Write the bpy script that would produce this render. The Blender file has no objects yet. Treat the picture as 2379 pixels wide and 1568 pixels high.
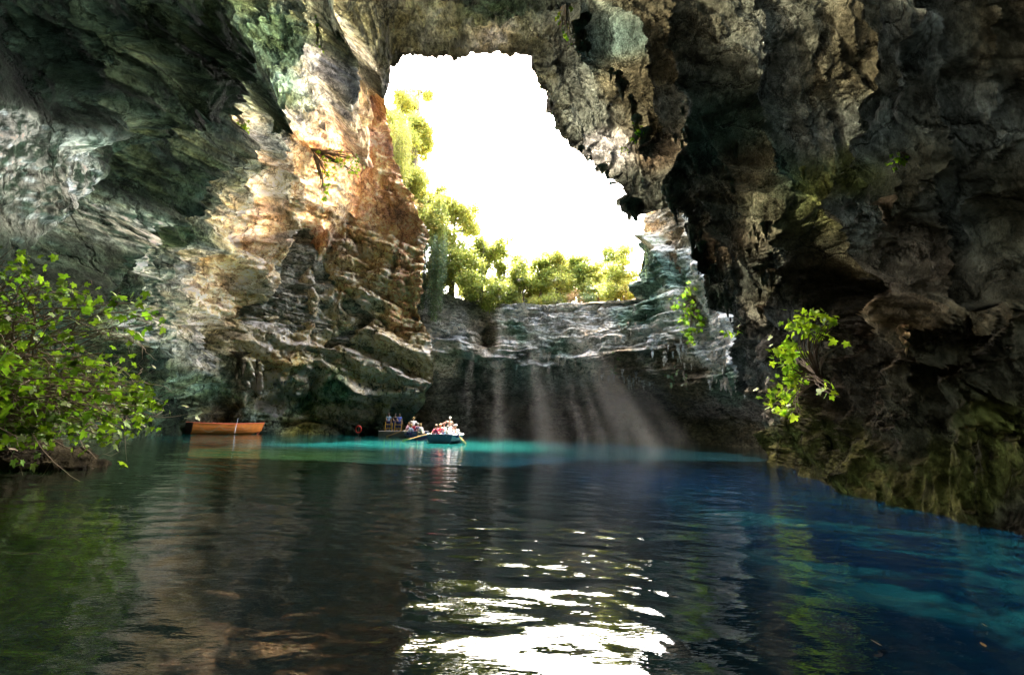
import bpy, bmesh, math, random
import numpy as np
from mathutils import Vector, Matrix
random.seed(7)
R = math.radians
sc = bpy.context.scene
C = sc.collection

# ------------------------------------------------------------------ camera
CAMH = 1.5
PW, PH, PF = 2379.0, 1568.0, 1123.0           # photo frame the layout was measured in
pitch, roll = R(10.2), R(1.6)
CAM = np.array([0.0, 0.0, CAMH])
f_ = np.array([0, math.cos(pitch), math.sin(pitch)])
u0 = np.array([0, -math.sin(pitch), math.cos(pitch)])
r0 = np.array([1.0, 0, 0])
r_ = r0 * math.cos(roll) + u0 * math.sin(roll)
u_ = u0 * math.cos(roll) - r0 * math.sin(roll)
cam = bpy.data.cameras.new('camera')
cam.sensor_width = 36; cam.lens = 36 * PF / PW
cam.clip_start = 0.05; cam.clip_end = 3000
co = bpy.data.objects.new('camera', cam); C.objects.link(co)
co.matrix_world = Matrix(((r_[0], u_[0], -f_[0], 0), (r_[1], u_[1], -f_[1], 0), (r_[2], u_[2], -f_[2], CAMH), (0, 0, 0, 1)))
sc.camera = co

# ------------------------------------------------------------------ world, sun, exposure
SUN_EL, SUN_AZ = R(58), R(2)                  # azimuth clockwise from +Y (view direction)
w = bpy.data.worlds.new('World'); sc.world = w; w.use_nodes = True
nt = w.node_tree
sky = nt.nodes.new('ShaderNodeTexSky'); sky.sky_type = 'NISHITA'; sky.sun_disc = False
sky.sun_elevation = SUN_EL; sky.sun_rotation = SUN_AZ; sky.air_density = 1.2; sky.dust_density = 4.0; sky.ozone_density = 0.6
bg = nt.nodes['Background']; bg.inputs['Strength'].default_value = 0.15
wm = nt.nodes.new('ShaderNodeMix'); wm.data_type = 'RGBA'; wm.blend_type = 'MULTIPLY'; wm.inputs[0].default_value = 1.0
wm.inputs[7].default_value = (1.0, 0.92, 0.80, 1)          # hazy summer sky, less blue than clear air
nt.links.new(sky.outputs[0], wm.inputs[6]); nt.links.new(wm.outputs[2], bg.inputs[0])
sl = bpy.data.lights.new('sun', 'SUN'); sl.energy = 2.4; sl.angle = R(0.5); sl.color = (1.0, 0.93, 0.82)
so = bpy.data.objects.new('sun', sl); C.objects.link(so)
sd = Vector((math.sin(SUN_AZ) * math.cos(SUN_EL), math.cos(SUN_AZ) * math.cos(SUN_EL), math.sin(SUN_EL)))
so.rotation_euler = sd.to_track_quat('Z', 'Y').to_euler()
sc.view_settings.view_transform = 'Standard'; sc.view_settings.look = 'None'
sc.view_settings.exposure = 5.5
sc.view_settings.gamma = 1.0
sc.cycles.use_denoising = True
sc.cycles.max_bounces = 10; sc.cycles.diffuse_bounces = 3; sc.cycles.glossy_bounces = 3
sc.cycles.transparent_max_bounces = 8; sc.cycles.volume_bounces = 1
sc.cycles.sample_clamp_indirect = 12.0
sc.cycles.use_guiding = True; sc.cycles.use_surface_guiding = True; sc.cycles.use_volume_guiding = True; sc.cycles.guiding_training_samples = 0; sc.cycles.surface_guiding_probability = 0.6
sc.cycles.caustics_reflective = False; sc.cycles.caustics_refractive = False

# ------------------------------------------------------------------ projection helpers
def ray(px, py):
    px = np.asarray(px, float); py = np.asarray(py, float)
    d = (px[..., None] - PW / 2) / PF * r_ - (py[..., None] - PH / 2) / PF * u_ + f_
    return d / np.linalg.norm(d, axis=-1, keepdims=True)
def proj(P):
    v = np.asarray(P, float) - CAM
    z = v @ f_
    zz = np.where(np.abs(z) < 1e-6, 1e-6, z)
    return PW / 2 + PF * (v @ r_) / zz, PH / 2 - PF * (v @ u_) / zz, z
def atY(px, py, Y):
    d = ray(px, py); return CAM + d * (Y / d[1])
def atZ(px, py, z=0.0):
    d = ray(px, py); return CAM + d * ((z - CAMH) / d[2])

# ------------------------------------------------------------------ numpy noise
rng = np.random.RandomState(11)
PERM = rng.permutation(512).astype(np.int64); PERM = np.concatenate([PERM, PERM, PERM, PERM])
GR = rng.normal(size=(512, 3)); GR /= np.linalg.norm(GR, axis=1, keepdims=True)
RV = rng.rand(512, 3)
def _h(i, j, k):
    return PERM[PERM[PERM[i & 511] + (j & 511)] + (k & 511)]
def perlin(P):
    Pi = np.floor(P).astype(np.int64); F = P - Pi
    U = F * F * F * (F * (F * 6 - 15) + 10)
    out = 0
    for a in (0, 1):
        for b in (0, 1):
            for c in (0, 1):
                g = GR[_h(Pi[:, 0] + a, Pi[:, 1] + b, Pi[:, 2] + c)]
                d = g[:, 0] * (F[:, 0] - a) + g[:, 1] * (F[:, 1] - b) + g[:, 2] * (F[:, 2] - c)
                wgt = (U[:, 0] if a else 1 - U[:, 0]) * (U[:, 1] if b else 1 - U[:, 1]) * (U[:, 2] if c else 1 - U[:, 2])
                out = out + wgt * d
    return out * 1.5
def worley(P):
    Pi = np.floor(P).astype(np.int64); F = P - Pi
    f1 = np.full(len(P), 9.0); f2 = np.full(len(P), 9.0); cid = np.zeros(len(P), np.int64)
    for a in (-1, 0, 1):
        for b in (-1, 0, 1):
            for c in (-1, 0, 1):
                h = _h(Pi[:, 0] + a, Pi[:, 1] + b, Pi[:, 2] + c)
                q = RV[h]
                d = (a + q[:, 0] - F[:, 0]) ** 2 + (b + q[:, 1] - F[:, 1]) ** 2 + (c + q[:, 2] - F[:, 2]) ** 2
                m = d < f1
                f2 = np.where(m, f1, np.minimum(f2, d)); cid = np.where(m, h, cid); f1 = np.where(m, d, f1)
    return np.sqrt(f1), np.sqrt(f2), cid
def smooth(a, b, x):
    t = np.clip((x - a) / (b - a), 0, 1); return t * t * (3 - 2 * t)
def in_poly(x, y, poly):
    ins = np.zeros(x.shape, bool); n = len(poly)
    for i in range(n):
        x1, y1 = poly[i]; x2, y2 = poly[(i + 1) % n]
        if y1 == y2: continue
        c = ((y1 > y) != (y2 > y)) & (x < (x2 - x1) * (y - y1) / (y2 - y1) + x1)
        ins ^= c
    return ins
def seg_dist(x, y, pl):
    best = np.full(x.shape, 1e9); tt = np.zeros(x.shape); sg = np.zeros(x.shape)
    L = 0; tot = sum(math.hypot(pl[i+1][0]-pl[i][0], pl[i+1][1]-pl[i][1]) for i in range(len(pl)-1))
    for i in range(len(pl) - 1):
        ax, ay = pl[i][:2]; bx, by = pl[i + 1][:2]; dx, dy = bx - ax, by - ay; l2 = dx * dx + dy * dy
        t = np.clip(((x - ax) * dx + (y - ay) * dy) / l2, 0, 1)
        d = np.hypot(x - ax - t * dx, y - ay - t * dy); m = d < best
        best = np.where(m, d, best); tt = np.where(m, (L + t * math.sqrt(l2)) / tot, tt)
        sg = np.where(m, np.sign((x - ax) * dy - (y - ay) * dx), sg); L += math.sqrt(l2)
    return best, tt, sg

# ------------------------------------------------------------------ object helpers
def link(name, me, mat=None, parent=None):
    o = bpy.data.objects.new(name, me); C.objects.link(o)
    if mat is not None: me.materials.append(mat)
    if parent is not None: o.parent = parent
    return o
def tag(o, label=None, cat=None, group=None, kind=None):
    if label: o['label'] = label
    if cat: o['category'] = cat
    if group: o['group'] = group
    if kind: o['kind'] = kind
    return o
def np_mesh(name, V, F, attrs=None, smooth_=True):
    """V (n,3); F (m,k) equal sized faces or list of arrays"""
    me = bpy.data.meshes.new(name)
    Fs = F if isinstance(F, list) else [F]
    Fs = [np.asarray(q, np.int32) for q in Fs if len(q)]
    me.vertices.add(len(V)); me.vertices.foreach_set('co', np.asarray(V, np.float32).ravel())
    nl = sum(q.size for q in Fs); nf = sum(len(q) for q in Fs)
    me.loops.add(nl); me.polygons.add(nf)
    me.loops.foreach_set('vertex_index', np.concatenate([q.ravel() for q in Fs]))
    tot = np.concatenate([np.full(len(q), q.shape[1], np.int32) for q in Fs])
    st = np.concatenate([[0], np.cumsum(tot)[:-1]]).astype(np.int32)
    me.polygons.foreach_set('loop_start', st)
    me.polygons.foreach_set('use_smooth', np.full(nf, smooth_, bool))
    for k, a in (attrs or {}).items():
        at = me.attributes.new(k, 'FLOAT_COLOR', 'POINT')
        col = np.ones((len(V), 4), np.float32); col[:, :3] = a
        at.data.foreach_set('color', col.ravel())
    me.update(calc_edges=True); me.validate()
    return me
def vnormals(V, F):
    a, b, c = V[F[:, 0]], V[F[:, 1]], V[F[:, 2]]
    n = np.cross(b - a, c - a)
    N = np.zeros_like(V)
    for k in range(F.shape[1]):
        for ax in range(3): N[:, ax] += np.bincount(F[:, k], n[:, ax], len(V))
    l = np.linalg.norm(N, axis=1, keepdims=True); l[l == 0] = 1
    return N / l

# ------------------------------------------------------------------ materials
def new_mat(name):
    m = bpy.data.materials.new(name); m.use_nodes = True
    t = m.node_tree; b = t.nodes['Principled BSDF']
    return m, t, b
def plain(name, col, rough=0.6, spec=0.4, noise=0.15, scale=8.0, metal=0.0):
    m, t, b = new_mat(name)
    n = t.nodes.new('ShaderNodeTexNoise'); n.inputs['Scale'].default_value = scale; n.inputs['Detail'].default_value = 6
    tc = t.nodes.new('ShaderNodeTexCoord'); t.links.new(tc.outputs['Object'], n.inputs['Vector'])
    mx = t.nodes.new('ShaderNodeMix'); mx.data_type = 'RGBA'
    mx.inputs[6].default_value = tuple(c * (1 - noise) for c in col) + (1,)
    mx.inputs[7].default_value = tuple(min(1, c * (1 + noise)) for c in col) + (1,)
    t.links.new(n.outputs['Fac'], mx.inputs[0]); t.links.new(mx.outputs[2], b.inputs['Base Color'])
    b.inputs['Roughness'].default_value = rough; b.inputs['Specular IOR Level'].default_value = spec; b.inputs['Metallic'].default_value = metal
    return m
def rock_material(name, patch=1.0, bump=1.0, scale=1.0, stretch=(1, 1, 1)):
    m, t, b = new_mat(name); L = t.links.new; N = t.nodes.new
    tc = N('ShaderNodeTexCoord'); mp = N('ShaderNodeMapping'); mp.inputs['Scale'].default_value = stretch
    L(tc.outputs['Object'], mp.inputs['Vector'])
    at = N('ShaderNodeAttribute'); at.attribute_name = 'tint'
    def noise(s, det=8, rough=0.62, dist=0.0):
        n = N('ShaderNodeTexNoise'); n.inputs['Scale'].default_value = s * scale; n.inputs['Detail'].default_value = det
        n.inputs['Roughness'].default_value = rough; n.inputs['Distortion'].default_value = dist; L(mp.outputs[0], n.inputs['Vector']); return n
    def ramp(src, a, bb, c0, c1):
        r = N('ShaderNodeValToRGB'); r.color_ramp.elements[0].position = a; r.color_ramp.elements[1].position = bb
        r.color_ramp.elements[0].color = (*c0, 1); r.color_ramp.elements[1].color = (*c1, 1); L(src, r.inputs[0]); return r
    def mul(a, bsock, fac=1.0, mode='MULTIPLY'):
        x = N('ShaderNodeMix'); x.data_type = 'RGBA'; x.blend_type = mode; x.inputs[0].default_value = fac
        L(a, x.inputs[6]); L(bsock, x.inputs[7]); return x
    n1 = noise(0.45, 12, 0.72, 0.5); n2 = noise(2.2, 12, 0.75, 0.25); n3 = noise(9.0, 8, 0.75)
    v = ramp(n1.outputs['Fac'], 0.40, 0.58, (0.62, 0.62, 0.62), (1.5, 1.5, 1.5))
    v2 = ramp(n2.outputs['Fac'], 0.40, 0.57, (0.45, 0.46, 0.45), (1.6, 1.6, 1.6))
    v3 = ramp(n3.outputs['Fac'], 0.30, 0.70, (0.65, 0.65, 0.65), (1.25, 1.25, 1.25))
    c = mul(at.outputs['Color'], v.outputs[0], patch); c = mul(c.outputs[2], v2.outputs[0], patch); c = mul(c.outputs[2], v3.outputs[0], patch)
    # dirt filled cracks and joints
    dn = noise(1.1, 4, 0.6); ad = N('ShaderNodeVectorMath'); ad.operation = 'MULTIPLY_ADD'; L(dn.outputs['Color'], ad.inputs[0]); ad.inputs[1].default_value = (1.3, 1.3, 1.3); L(mp.outputs[0], ad.inputs[2])
    cm = N('ShaderNodeMapping'); cm.inputs['Scale'].default_value = (0.55, 0.55, 1.0); cm.inputs['Rotation'].default_value = (0.1, 0.35, 0); L(ad.outputs[0], cm.inputs['Vector'])
    crk = []
    for sc_, w_, dk in ((0.55, 0.035, .30), (1.7, 0.05, .50)):
        vo = N('ShaderNodeTexVoronoi'); vo.feature = 'DISTANCE_TO_EDGE'; vo.inputs['Scale'].default_value = sc_; L(cm.outputs[0], vo.inputs['Vector'])
        rc = ramp(vo.outputs['Distance'], 0.0, w_, (dk, dk, dk * .95), (1, 1, 1)); c = mul(c.outputs[2], rc.outputs[0], 1.0); crk.append(rc)
    # mineral colour drift: rusty and greenish films
    hn = noise(0.8, 6, 0.6, 0.8); hr = ramp(hn.outputs['Color'], 0.35, 0.65, (1.10, 0.98, 0.90), (0.96, 1.0, 0.98))
    c = mul(c.outputs[2], hr.outputs[0], 0.5)
    lim = N('ShaderNodeMix'); lim.data_type = 'RGBA'; lim.blend_type = 'DARKEN'; lim.inputs[0].default_value = 1; L(c.outputs[2], lim.inputs[6]); lim.inputs[7].default_value = (.80, .69, .59, 1)
    L(lim.outputs[2], b.inputs['Base Color'])
    b.inputs['Roughness'].default_value = 0.95; b.inputs['Specular IOR Level'].default_value = 0.08
    bp = N('ShaderNodeBump'); bp.inputs['Strength'].default_value = 0.9 * bump; bp.inputs['Distance'].default_value = 0.6
    L(n2.outputs['Fac'], bp.inputs['Height'])
    bp2 = N('ShaderNodeBump'); bp2.inputs['Strength'].default_value = 0.8 * bump; bp2.inputs['Distance'].default_value = 0.3
    L(n3.outputs['Fac'], bp2.inputs['Height']); L(bp.outputs[0], bp2.inputs['Normal'])
    bp3 = N('ShaderNodeBump'); bp3.inputs['Strength'].default_value = 0.8; bp3.inputs['Distance'].default_value = 0.15; L(crk[0].outputs[0], bp3.inputs['Height']); L(bp2.outputs[0], bp3.inputs['Normal']); L(bp3.outputs[0], b.inputs['Normal'])
    return m

# ================================================================== CAVE SHELL
OPEN = [(893,1090),(892,975),(905,945),(925,922),(958,926),(985,925),(1000,890),(1008,860),(1007,822),(992,770),(970,705),(982,669),
 (988,598),(992,543),(980,489),(963,451),(928,420),(917,370),(905,320),(897,262),(893,215),(915,175),(940,150),(958,135),(1000,132),(1060,137),
 (1100,128),(1150,124),(1185,126),(1220,133),(1240,131),(1246,198),(1270,213),(1290,262),(1312,312),(1345,350),(1372,377),(1398,372),(1432,420),
 (1450,458),(1462,470),(1469,484),(1479,476),(1490,500),(1530,488),(1560,476),(1573,470),(1596,518),(1621,543),(1646,572),(1667,663),(1683,696),(1712,719),
 (1717,748),(1738,812),(1765,913),(1779,943),(1783,999),(1784,1090)]
# control points: photo position -> forward distance Y of the rock there
CT = [(0,1060,16),(0,850,14.5),(0,700,14),(0,450,13.5),(0,200,13),(0,0,13),(-250,900,9),(-250,300,9),
 (150,1035,22),(150,800,20),(150,500,17.5),(150,200,16),(300,1020,31),(300,800,28),(300,560,25),(300,250,20),(300,0,17.5),
 (430,1003,42.5),(430,850,39),(430,650,35),(430,430,28),(450,200,22),(450,0,19.5),(560,1000,47),(560,850,45.5),(560,700,43),(560,520,41.5),
 (575,350,38),(575,230,34),(545,120,25),(560,0,22.5),(720,1003,50),(720,900,49.5),(720,700,49.5),(720,500,49),(740,330,46.5),(720,150,32),(720,0,27),
 (860,1005,52),(860,870,51.5),(860,700,52),(860,500,52),(870,320,50.5),(860,180,41),(860,0,31),(985,900,53),(975,750,53),(985,600,52.5),(975,480,51),
 (1080,120,39.5),(1080,0,33),(1235,120,39.5),(1235,0,32),(1265,220,40),(1310,320,39.5),(1390,380,37.5),(1475,480,35),(1570,480,32),(1450,300,33),
 (1400,130,33),(1400,0,30),(1620,550,30),(1690,700,29.5),(1770,900,30.5),(1785,1040,31.5),(1600,300,27),(1600,0,23),(1740,500,25),(1820,750,24),
 (1850,1000,20.5),(1850,1090,19.8),(1800,200,19),(1800,0,17.5),(1950,620,18.5),(1960,850,15.5),(2000,1000,13.5),(2000,1152,12),(2000,300,15),(2000,0,14),
 (2120,550,12.5),(2190,1190,9.7),(2190,900,10.3),(2190,600,11),(2190,250,11),(2190,0,11),(2379,1228,8.1),(2379,950,8.8),(2379,700,9.3),(2379,350,9),(2379,0,9),
 (2650,1300,5.5),(2650,600,6)]
cd = []; cr = []
for px, py, Y in CT:
    P = atY(px, py, Y); v = P - CAM; cd.append(v / np.linalg.norm(v)); cr.append(np.linalg.norm(v))
def azel(a, e): a, e = R(a), R(e); return np.array([math.sin(a) * math.cos(e), math.cos(a) * math.cos(e), math.sin(e)])
for a, e, r in [(-75,0,11),(-75,30,13),(-75,-20,4.5),(-110,0,11),(-110,35,14),(-150,0,14),(-150,35,16),(180,0,16),(180,35,18),(140,0,13),(140,35,15),
                (100,0,9),(100,35,11),(75,0,8.5),(75,35,11),(60,60,14),(-60,60,17),(0,60,27),(0,85,22),(180,65,19),(120,65,15),(-120,65,18),(100,-20,5),(180,-20,6),
                (-150,-20,6),(-35,50,23),(35,52,20)]:
    cd.append(azel(a, e)); cr.append(r)
cd = np.array(cd); cr = np.log(np.array(cr))
def kern(A, B):
    return np.linalg.norm(A[:, None, :] - B[None, :, :], axis=2)
K = kern(cd, cd); n = len(cd)
A = np.zeros((n + 4, n + 4)); A[:n, :n] = K - np.eye(n) * 0.004; A[:n, n] = 1; A[n, :n] = 1; A[:n, n+1:] = cd; A[n+1:, :n] = cd.T
wts = np.linalg.solve(A, np.concatenate([cr, [0, 0, 0, 0]]))
def base_r(D):
    out = np.empty(len(D))
    for i in range(0, len(D), 60000):
        d = D[i:i+60000]; out[i:i+60000] = kern(d, cd) @ wts[:n] + wts[n] + d @ wts[n+1:]
    return np.exp(out)

# hand placed landforms: (polyline in photo px, half width px, metres toward viewer(+)/recess(-), side sharpness)
STROKES = [
 # left: ledge rising from lower left to the buttress, undercut below it
 ([(120,720),(240,590),(380,450),(520,310),(560,200)], 34, 2.4, 1),
 ([(100,640),(240,500),(400,350),(520,230)], 46, -3.0, 0),
 ([(150,300),(330,200),(520,340)], 40, 1.2, 0), ([(330,100),(430,200),(530,250)], 22, 1.3, 1), ([(400,40),(560,170)], 24, 1.3, 1),
 ([(540,20),(600,110),(640,60)], 35, -1.2, 0), ([(200,0),(330,110),(480,190)], 26, 1.1, 1), ([(60,60),(160,180),(330,300)], 30, 1.1, 0),
 ([(556,190),(575,270),(598,350),(590,430),(640,520)], 22, 2.6, 1),
 ([(722,0),(735,110),(760,200),(775,290)], 22, 2.8, 1), ([(800,60),(860,160),(800,260),(780,320)], 34, 2.0, 1),
 ([(770,0),(800,80),(850,200),(870,260)], 16, -1.5, 0),
 ([(640,240),(700,300),(750,350)], 12, -1.6, 0), ([(930,150),(850,290),(760,360),(720,420)], 16, -1.7, 0),
 # the dark pocket, and the strip of shadow below it shaped as grooves
 ([(690,520),(715,550),(700,600)], 26, -4.5, 0), ([(700,620),(660,690),(560,760),(480,830)], 20, -2.6, 0), ([(520,640),(590,700)], 16, -3.0, 0),
 ([(470,580),(540,610),(620,690)], 20, 2.4, 1),
 ([(500,600),(600,560),(680,640)], 26, -1.8, 0),
 ([(545,830),(555,900)], 12, 2.6, 0), ([(590,850),(596,910)], 7, 2.2, 0),
 # orange face grooves
 ([(950,520),(925,590),(905,640)], 6, -1.0, 0), ([(905,470),(880,560)], 7, -0.9, 0), ([(935,700),(965,740)], 7, -1.4, 0), ([(800,300),(760,460),(700,640)], 14, 1.3, 1),
 ([(860,330),(820,470),(770,560),(740,680)], 12, -1.3, 0),
 # blocks and ledges on the lower left wall
 ([(800,700),(840,740),(800,790),(770,810)], 12, -2.6, 0),
 ([(830,770),(900,790),(1000,845)], 10, 2.6, 1), ([(850,805),(920,835),(985,870)], 18, -1.5, 0),
 ([(640,780),(740,820),(860,850),(985,890)], 10, 1.9, 1),
 ([(640,850),(760,880),(880,905),(985,915)], 11, 2.4, 1), ([(600,905),(760,920),(880,945)], 22, -1.6, 0),
 ([(730,880),(715,945)], 20, -3.5, 0), ([(650,860),(560,920),(520,1000)], 12, 1.5, 1),
 ([(430,700),(520,760),(640,840)], 14, 1.4, 1), ([(740,600),(820,660),(900,720)], 10, 1.1, 1), ([(720,690),(700,790),(640,880)], 12, 1.4, 0),
 ([(420,985),(600,982),(720,985),(880,1000)], 7, -1.8, 0),
 # right wall: hanging drapes, ribs and hollows
 ([(1380,10),(1400,140),(1440,170),(1500,330)], 12, 2.0, 1), ([(1330,0),(1340,120)], 22, -2.4, 0), ([(1440,60),(1490,300)], 30, -2.6, 0),
 ([(1640,60),(1690,260),(1730,420),(1720,520)], 22, 1.9, 1), ([(1580,60),(1640,200),(1620,330)], 20, -2.0, 0),
 ([(1600,260),(1560,400)], 26, -2.2, 0),
 ([(1800,0),(1850,160),(1845,280),(1870,380)], 22, 1.2, 1), ([(1700,120),(1790,260),(1830,420)], 20, -1.4, 0),
 ([(1730,260),(1780,420),(1830,540),(1900,660),(1870,780)], 16, 1.7, 1), ([(1810,480),(1880,520),(1990,680),(2050,650)], 50, -3.4, 0), ([(1900,560),(1990,640)], 44, -2.4, 0),
 ([(2210,0),(2170,180),(2100,350),(2060,480),(2090,640),(2110,770)], 30, 1.5, 1), ([(2050,100),(2000,250),(1980,400)], 34, -0.9, 0),
 ([(1900,230),(1990,330),(2010,480)], 24, 0.9, 1),
 ([(2110,480),(2230,600),(2260,700)], 26, 0.8, 1), ([(2130,680),(2230,760),(2379,740)], 46, -1.3, 0), ([(2250,380),(2379,560)], 26, 0.6, 0),
 ([(2310,560),(2379,700)], 22, 0.5, 1), ([(2120,760),(2130,880)], 16, 0.5, 0),
 ([(1680,560),(1780,800),(1800,960)], 12, -1.6, 0), ([(1720,640),(1830,860),(1900,1000)], 13, 1.1, 1), ([(1790,900),(1850,1000),(2000,1140)], 20, 0.9, 1),
 ([(1810,690),(1870,800),(1850,900)], 14, -0.9, 0), ([(2060,900),(2150,940),(2379,900)], 18, 0.35, 1), ([(2040,1000),(2200,1010),(2379,990)], 16, 0.35, 1),
 ([(1930,900),(2020,1100)], 18, 0.5, 0), ([(2150,830),(2280,880)], 34, -0.7, 0), ([(1560,330),(1640,520),(1700,640)], 12, 1.2, 1), ([(1990,0),(2060,200)], 26, -0.9, 0),
]
def axis(vals):
    out = []
    for a, b, s in vals: out += list(np.arange(a, b, s))
    return R(1) * np.array(out + [vals[-1][1]])
AZ = axis([(-180,-66,4.0),(-66,66,0.125),(66,180,4.0)])
EL = axis([(-34,-9,0.25),(-9,50,0.125),(50,58,0.8),(58,90,4)])
na, ne = len(AZ), len(EL)
ga, ge = np.meshgrid(AZ, EL, indexing='ij'); ga = ga.ravel(); ge = ge.ravel()
D = np.stack([np.sin(ga) * np.cos(ge), np.cos(ga) * np.cos(ge), np.sin(ge)], 1)
rr = base_r(D)
P0 = CAM + D * rr[:, None]
px, py, pz = proj(P0); front = pz > 0.5
px = np.where(front, px, -9999); py = np.where(front, py, -9999)
# domain wobble so strokes are not ruler straight
wob = perlin(P0 / (rr * 0.09)[:, None] * 1.0 + 31) ; wob2 = perlin(P0 / (rr * 0.09)[:, None] + 77)
wx = px + 26 * wob; wy = py + 26 * wob2
hb = np.zeros(len(P0))
for pl, wd, amp, sh in STROKES:
    xs = [q[0] for q in pl]; ys = [q[1] for q in pl]; m = (wx > min(xs) - 4*wd) & (wx < max(xs) + 4*wd) & (wy > min(ys) - 4*wd) & (wy < max(ys) + 4*wd)
    if not m.any(): continue
    d, t, sg = seg_dist(wx[m], wy[m], pl); q = d / wd
    amp *= 1.2
    if sh: prof = np.where(sg * (1 if True else 1) > 0, np.exp(-(q * 0.55) ** 2), np.exp(-(q * 1.9) ** 2))
    else: prof = np.exp(-(q * q) ** 1.4)
    prof *= 0.75 + 0.25 * np.sin(t * math.pi)
    hb[m] += amp * prof * (.62 if np.mean(xs) < 1050 and np.mean(ys) > 380 else 1 if np.mean(xs) < 1700 else (.8 if np.mean(xs) < 1880 else .5))
gid = np.arange(na * ne).reshape(na, ne)
FQ = np.stack([gid[:-1, :-1], gid[:-1, 1:], gid[1:, 1:], gid[1:, :-1]], -1).reshape(-1, 4)
N0 = vnormals(P0, FQ); N0 *= np.sign(np.sum(N0 * -D, 1, keepdims=True) + 1e-9)
# --- multi scale rock relief, stretched along the dip of the hanging drapes
tdir = np.array([0.05, -0.2, -0.95]); tdir /= np.linalg.norm(tdir)
tup = np.array([0.5, 0.6, -0.62]); tup /= np.linalg.norm(tup)
upl = smooth(R(24), R(36), ge) * smooth(R(-5), R(-22), ga)        # upper left ceiling
right = smooth(R(-2), R(10), ga)
tri = np.array([0.0, -0.10, -1.0])
T = tdir[None] * (1 - upl[:, None]) + tup[None] * upl[:, None]; T = T * (1 - right[:, None]) + tri[None] * right[:, None]; T /= np.linalg.norm(T, axis=1, keepdims=True)
right = smooth(R(-2), R(10), ga)
warp = np.stack([perlin(P0 / 3.1 + 5), perlin(P0 / 3.1 + 55), perlin(P0 / 3.1 + 95)], 1)
Pw = P0 + warp * 1.1
def aniso(P, k):
    a = np.sum(P * T, 1, keepdims=True)
    return P - T * a * (1 - 1.0 / k)
PA = aniso(Pw, (2.0 + 3.0 * right)[:, None]); PB = aniso(Pw, (1.5 + 2.0 * right)[:, None])
foot = rr * R(0.125)
h = np.zeros(len(P0)); 
lam = 9.0; ix = 0
while lam > 0.07:
    am = 0.115 * lam ** 0.82 * np.clip(rr * 0.13 / lam, 0, 1) ** 1.4 * (1 - .35 * right) * (1 + .9 * smooth(1.3, .4, lam)) * (1 - .45 * (1 - right) * smooth(2, 4, lam)) * smooth(1.6, 3.2, lam / foot)
    act = am > 1e-4
    if act.any():
        s = 13.7 * ix
        nA = perlin(PA[act] / lam + s); nB = perlin(PB[act] / lam * 1.0 + s + 7)
        rid = (1 - np.abs(nA) * 2.4); rid = np.clip(rid, -1, 1) - 0.35       # sharp outward ribs
        bil = np.abs(nB) * 2.0 - 0.45                                        # rounded lumps, sharp creases
        rt = right[act]
        h[act] += am[act] * (rid * (0.35 + 0.45 * rt) + bil * (0.55 - 0.47 * rt) + 0.30 * nB * (1 - .6 * rt))
    lam *= 0.56; ix += 1
# fluted drapes: thin sharp vertical ribs on the right wall and under the roof
PF_ = aniso(P0 + warp * 0.35 + 0.12 * np.stack([perlin(P0 / .9 + 5), perlin(P0 / .9 + 55), 0 * rr], 1), 12.0)
fl_ = np.clip(right + 0.22 * smooth(R(22), R(34), ge), 0, 1)
for lam_, am_ in ((3.4, .80), (1.6, .50), (0.75, .30), (0.33, .16), (0.15, .08)):
    a_ = am_ * np.clip(rr * 0.12 / lam_, .25, 1) * smooth(1.6, 3.2, lam_ / foot); nF = perlin(PF_ / lam_ + lam_ * 9)
    h += fl_ * a_ * ((1 - np.clip(np.abs(nF) * 2.6, 0, 1)) ** 2.2 * 1.5 - 0.35) * (0.75 + 0.6 * perlin(P0 / (lam_ * 4) + 2))
# block joints on the left wall
bed = P0[:, 2] + 0.30 * P0[:, 0] - 0.10 * P0[:, 1] + 0.7 * perlin(P0 / 7.0 + 3) + 0.25 * perlin(P0 / 2.2 + 8)
bm_ = (1 - right) * smooth(26, 40, rr) * smooth(32, 24, P0[:, 2])
for th_, am_ in ((2.6, 0.50), (1.1, 0.34), (0.5, 0.22), (0.26, .13)):
    k_ = bed / th_; ki = np.floor(k_).astype(np.int64); fr = k_ - ki
    q = P0 / np.array([4, 4, 1.0]); q[:, 2] = ki * 3.17; st_ = perlin(q + th_ * 9) * 1.5 + RV[ki & 511, 0] - .5
    q = P0 / np.array([1.2, 1.2, 1.0]); q[:, 2] = ki * 1.77; st_ = st_ + perlin(q + th_ * 5) * .9
    h += bm_ * am_ * st_ * np.clip((1 - fr) * 7, 0, 1) * np.clip(fr * 14, .2, 1)
lb = (1 - right) * smooth(20, 34, rr)
mb = lb > 0.02
blk = np.ones((len(P0), 3))
for lam_, am_ in ((5.0, 0.55), (2.0, 0.35), (0.85, 0.18), (0.4, 0.08)):
    Q = Pw[mb].copy(); Q[:, 2] += 0.22 * Q[:, 0] - 0.15 * Q[:, 1]
    f1, f2, cid = worley(Q / (lam_ * np.array([1.25, 1.25, 0.75])))
    kk = RV[cid]; blk[mb] *= 1 + lb[mb][:, None] * np.stack([(kk[:, 1] - .5) * .55 + (kk[:, 2] - .35) * .12, (kk[:, 1] - .5) * .55 + (kk[:, 2] - .5) * .06, (kk[:, 1] - .5) * .55 - (kk[:, 2] - .1) * .14], 1)
    h[mb] += lb[mb] * am_ * ((RV[cid][:, 0] - 0.5) * 1.9 * smooth(0.0, 0.10, f2 - f1) - (1 - smooth(0, 0.12, f2 - f1)) * 0.6)
h += hb
# keep relief calmer near the waterline so the shore stays where it is
calm = 0.35 + 0.65 * smooth(-1.0, 3.5, P0[:, 2]); h *= np.where(P0[:, 2] < 3.5, calm, 1)
P1 = P0 + N0 * h[:, None]
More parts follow.
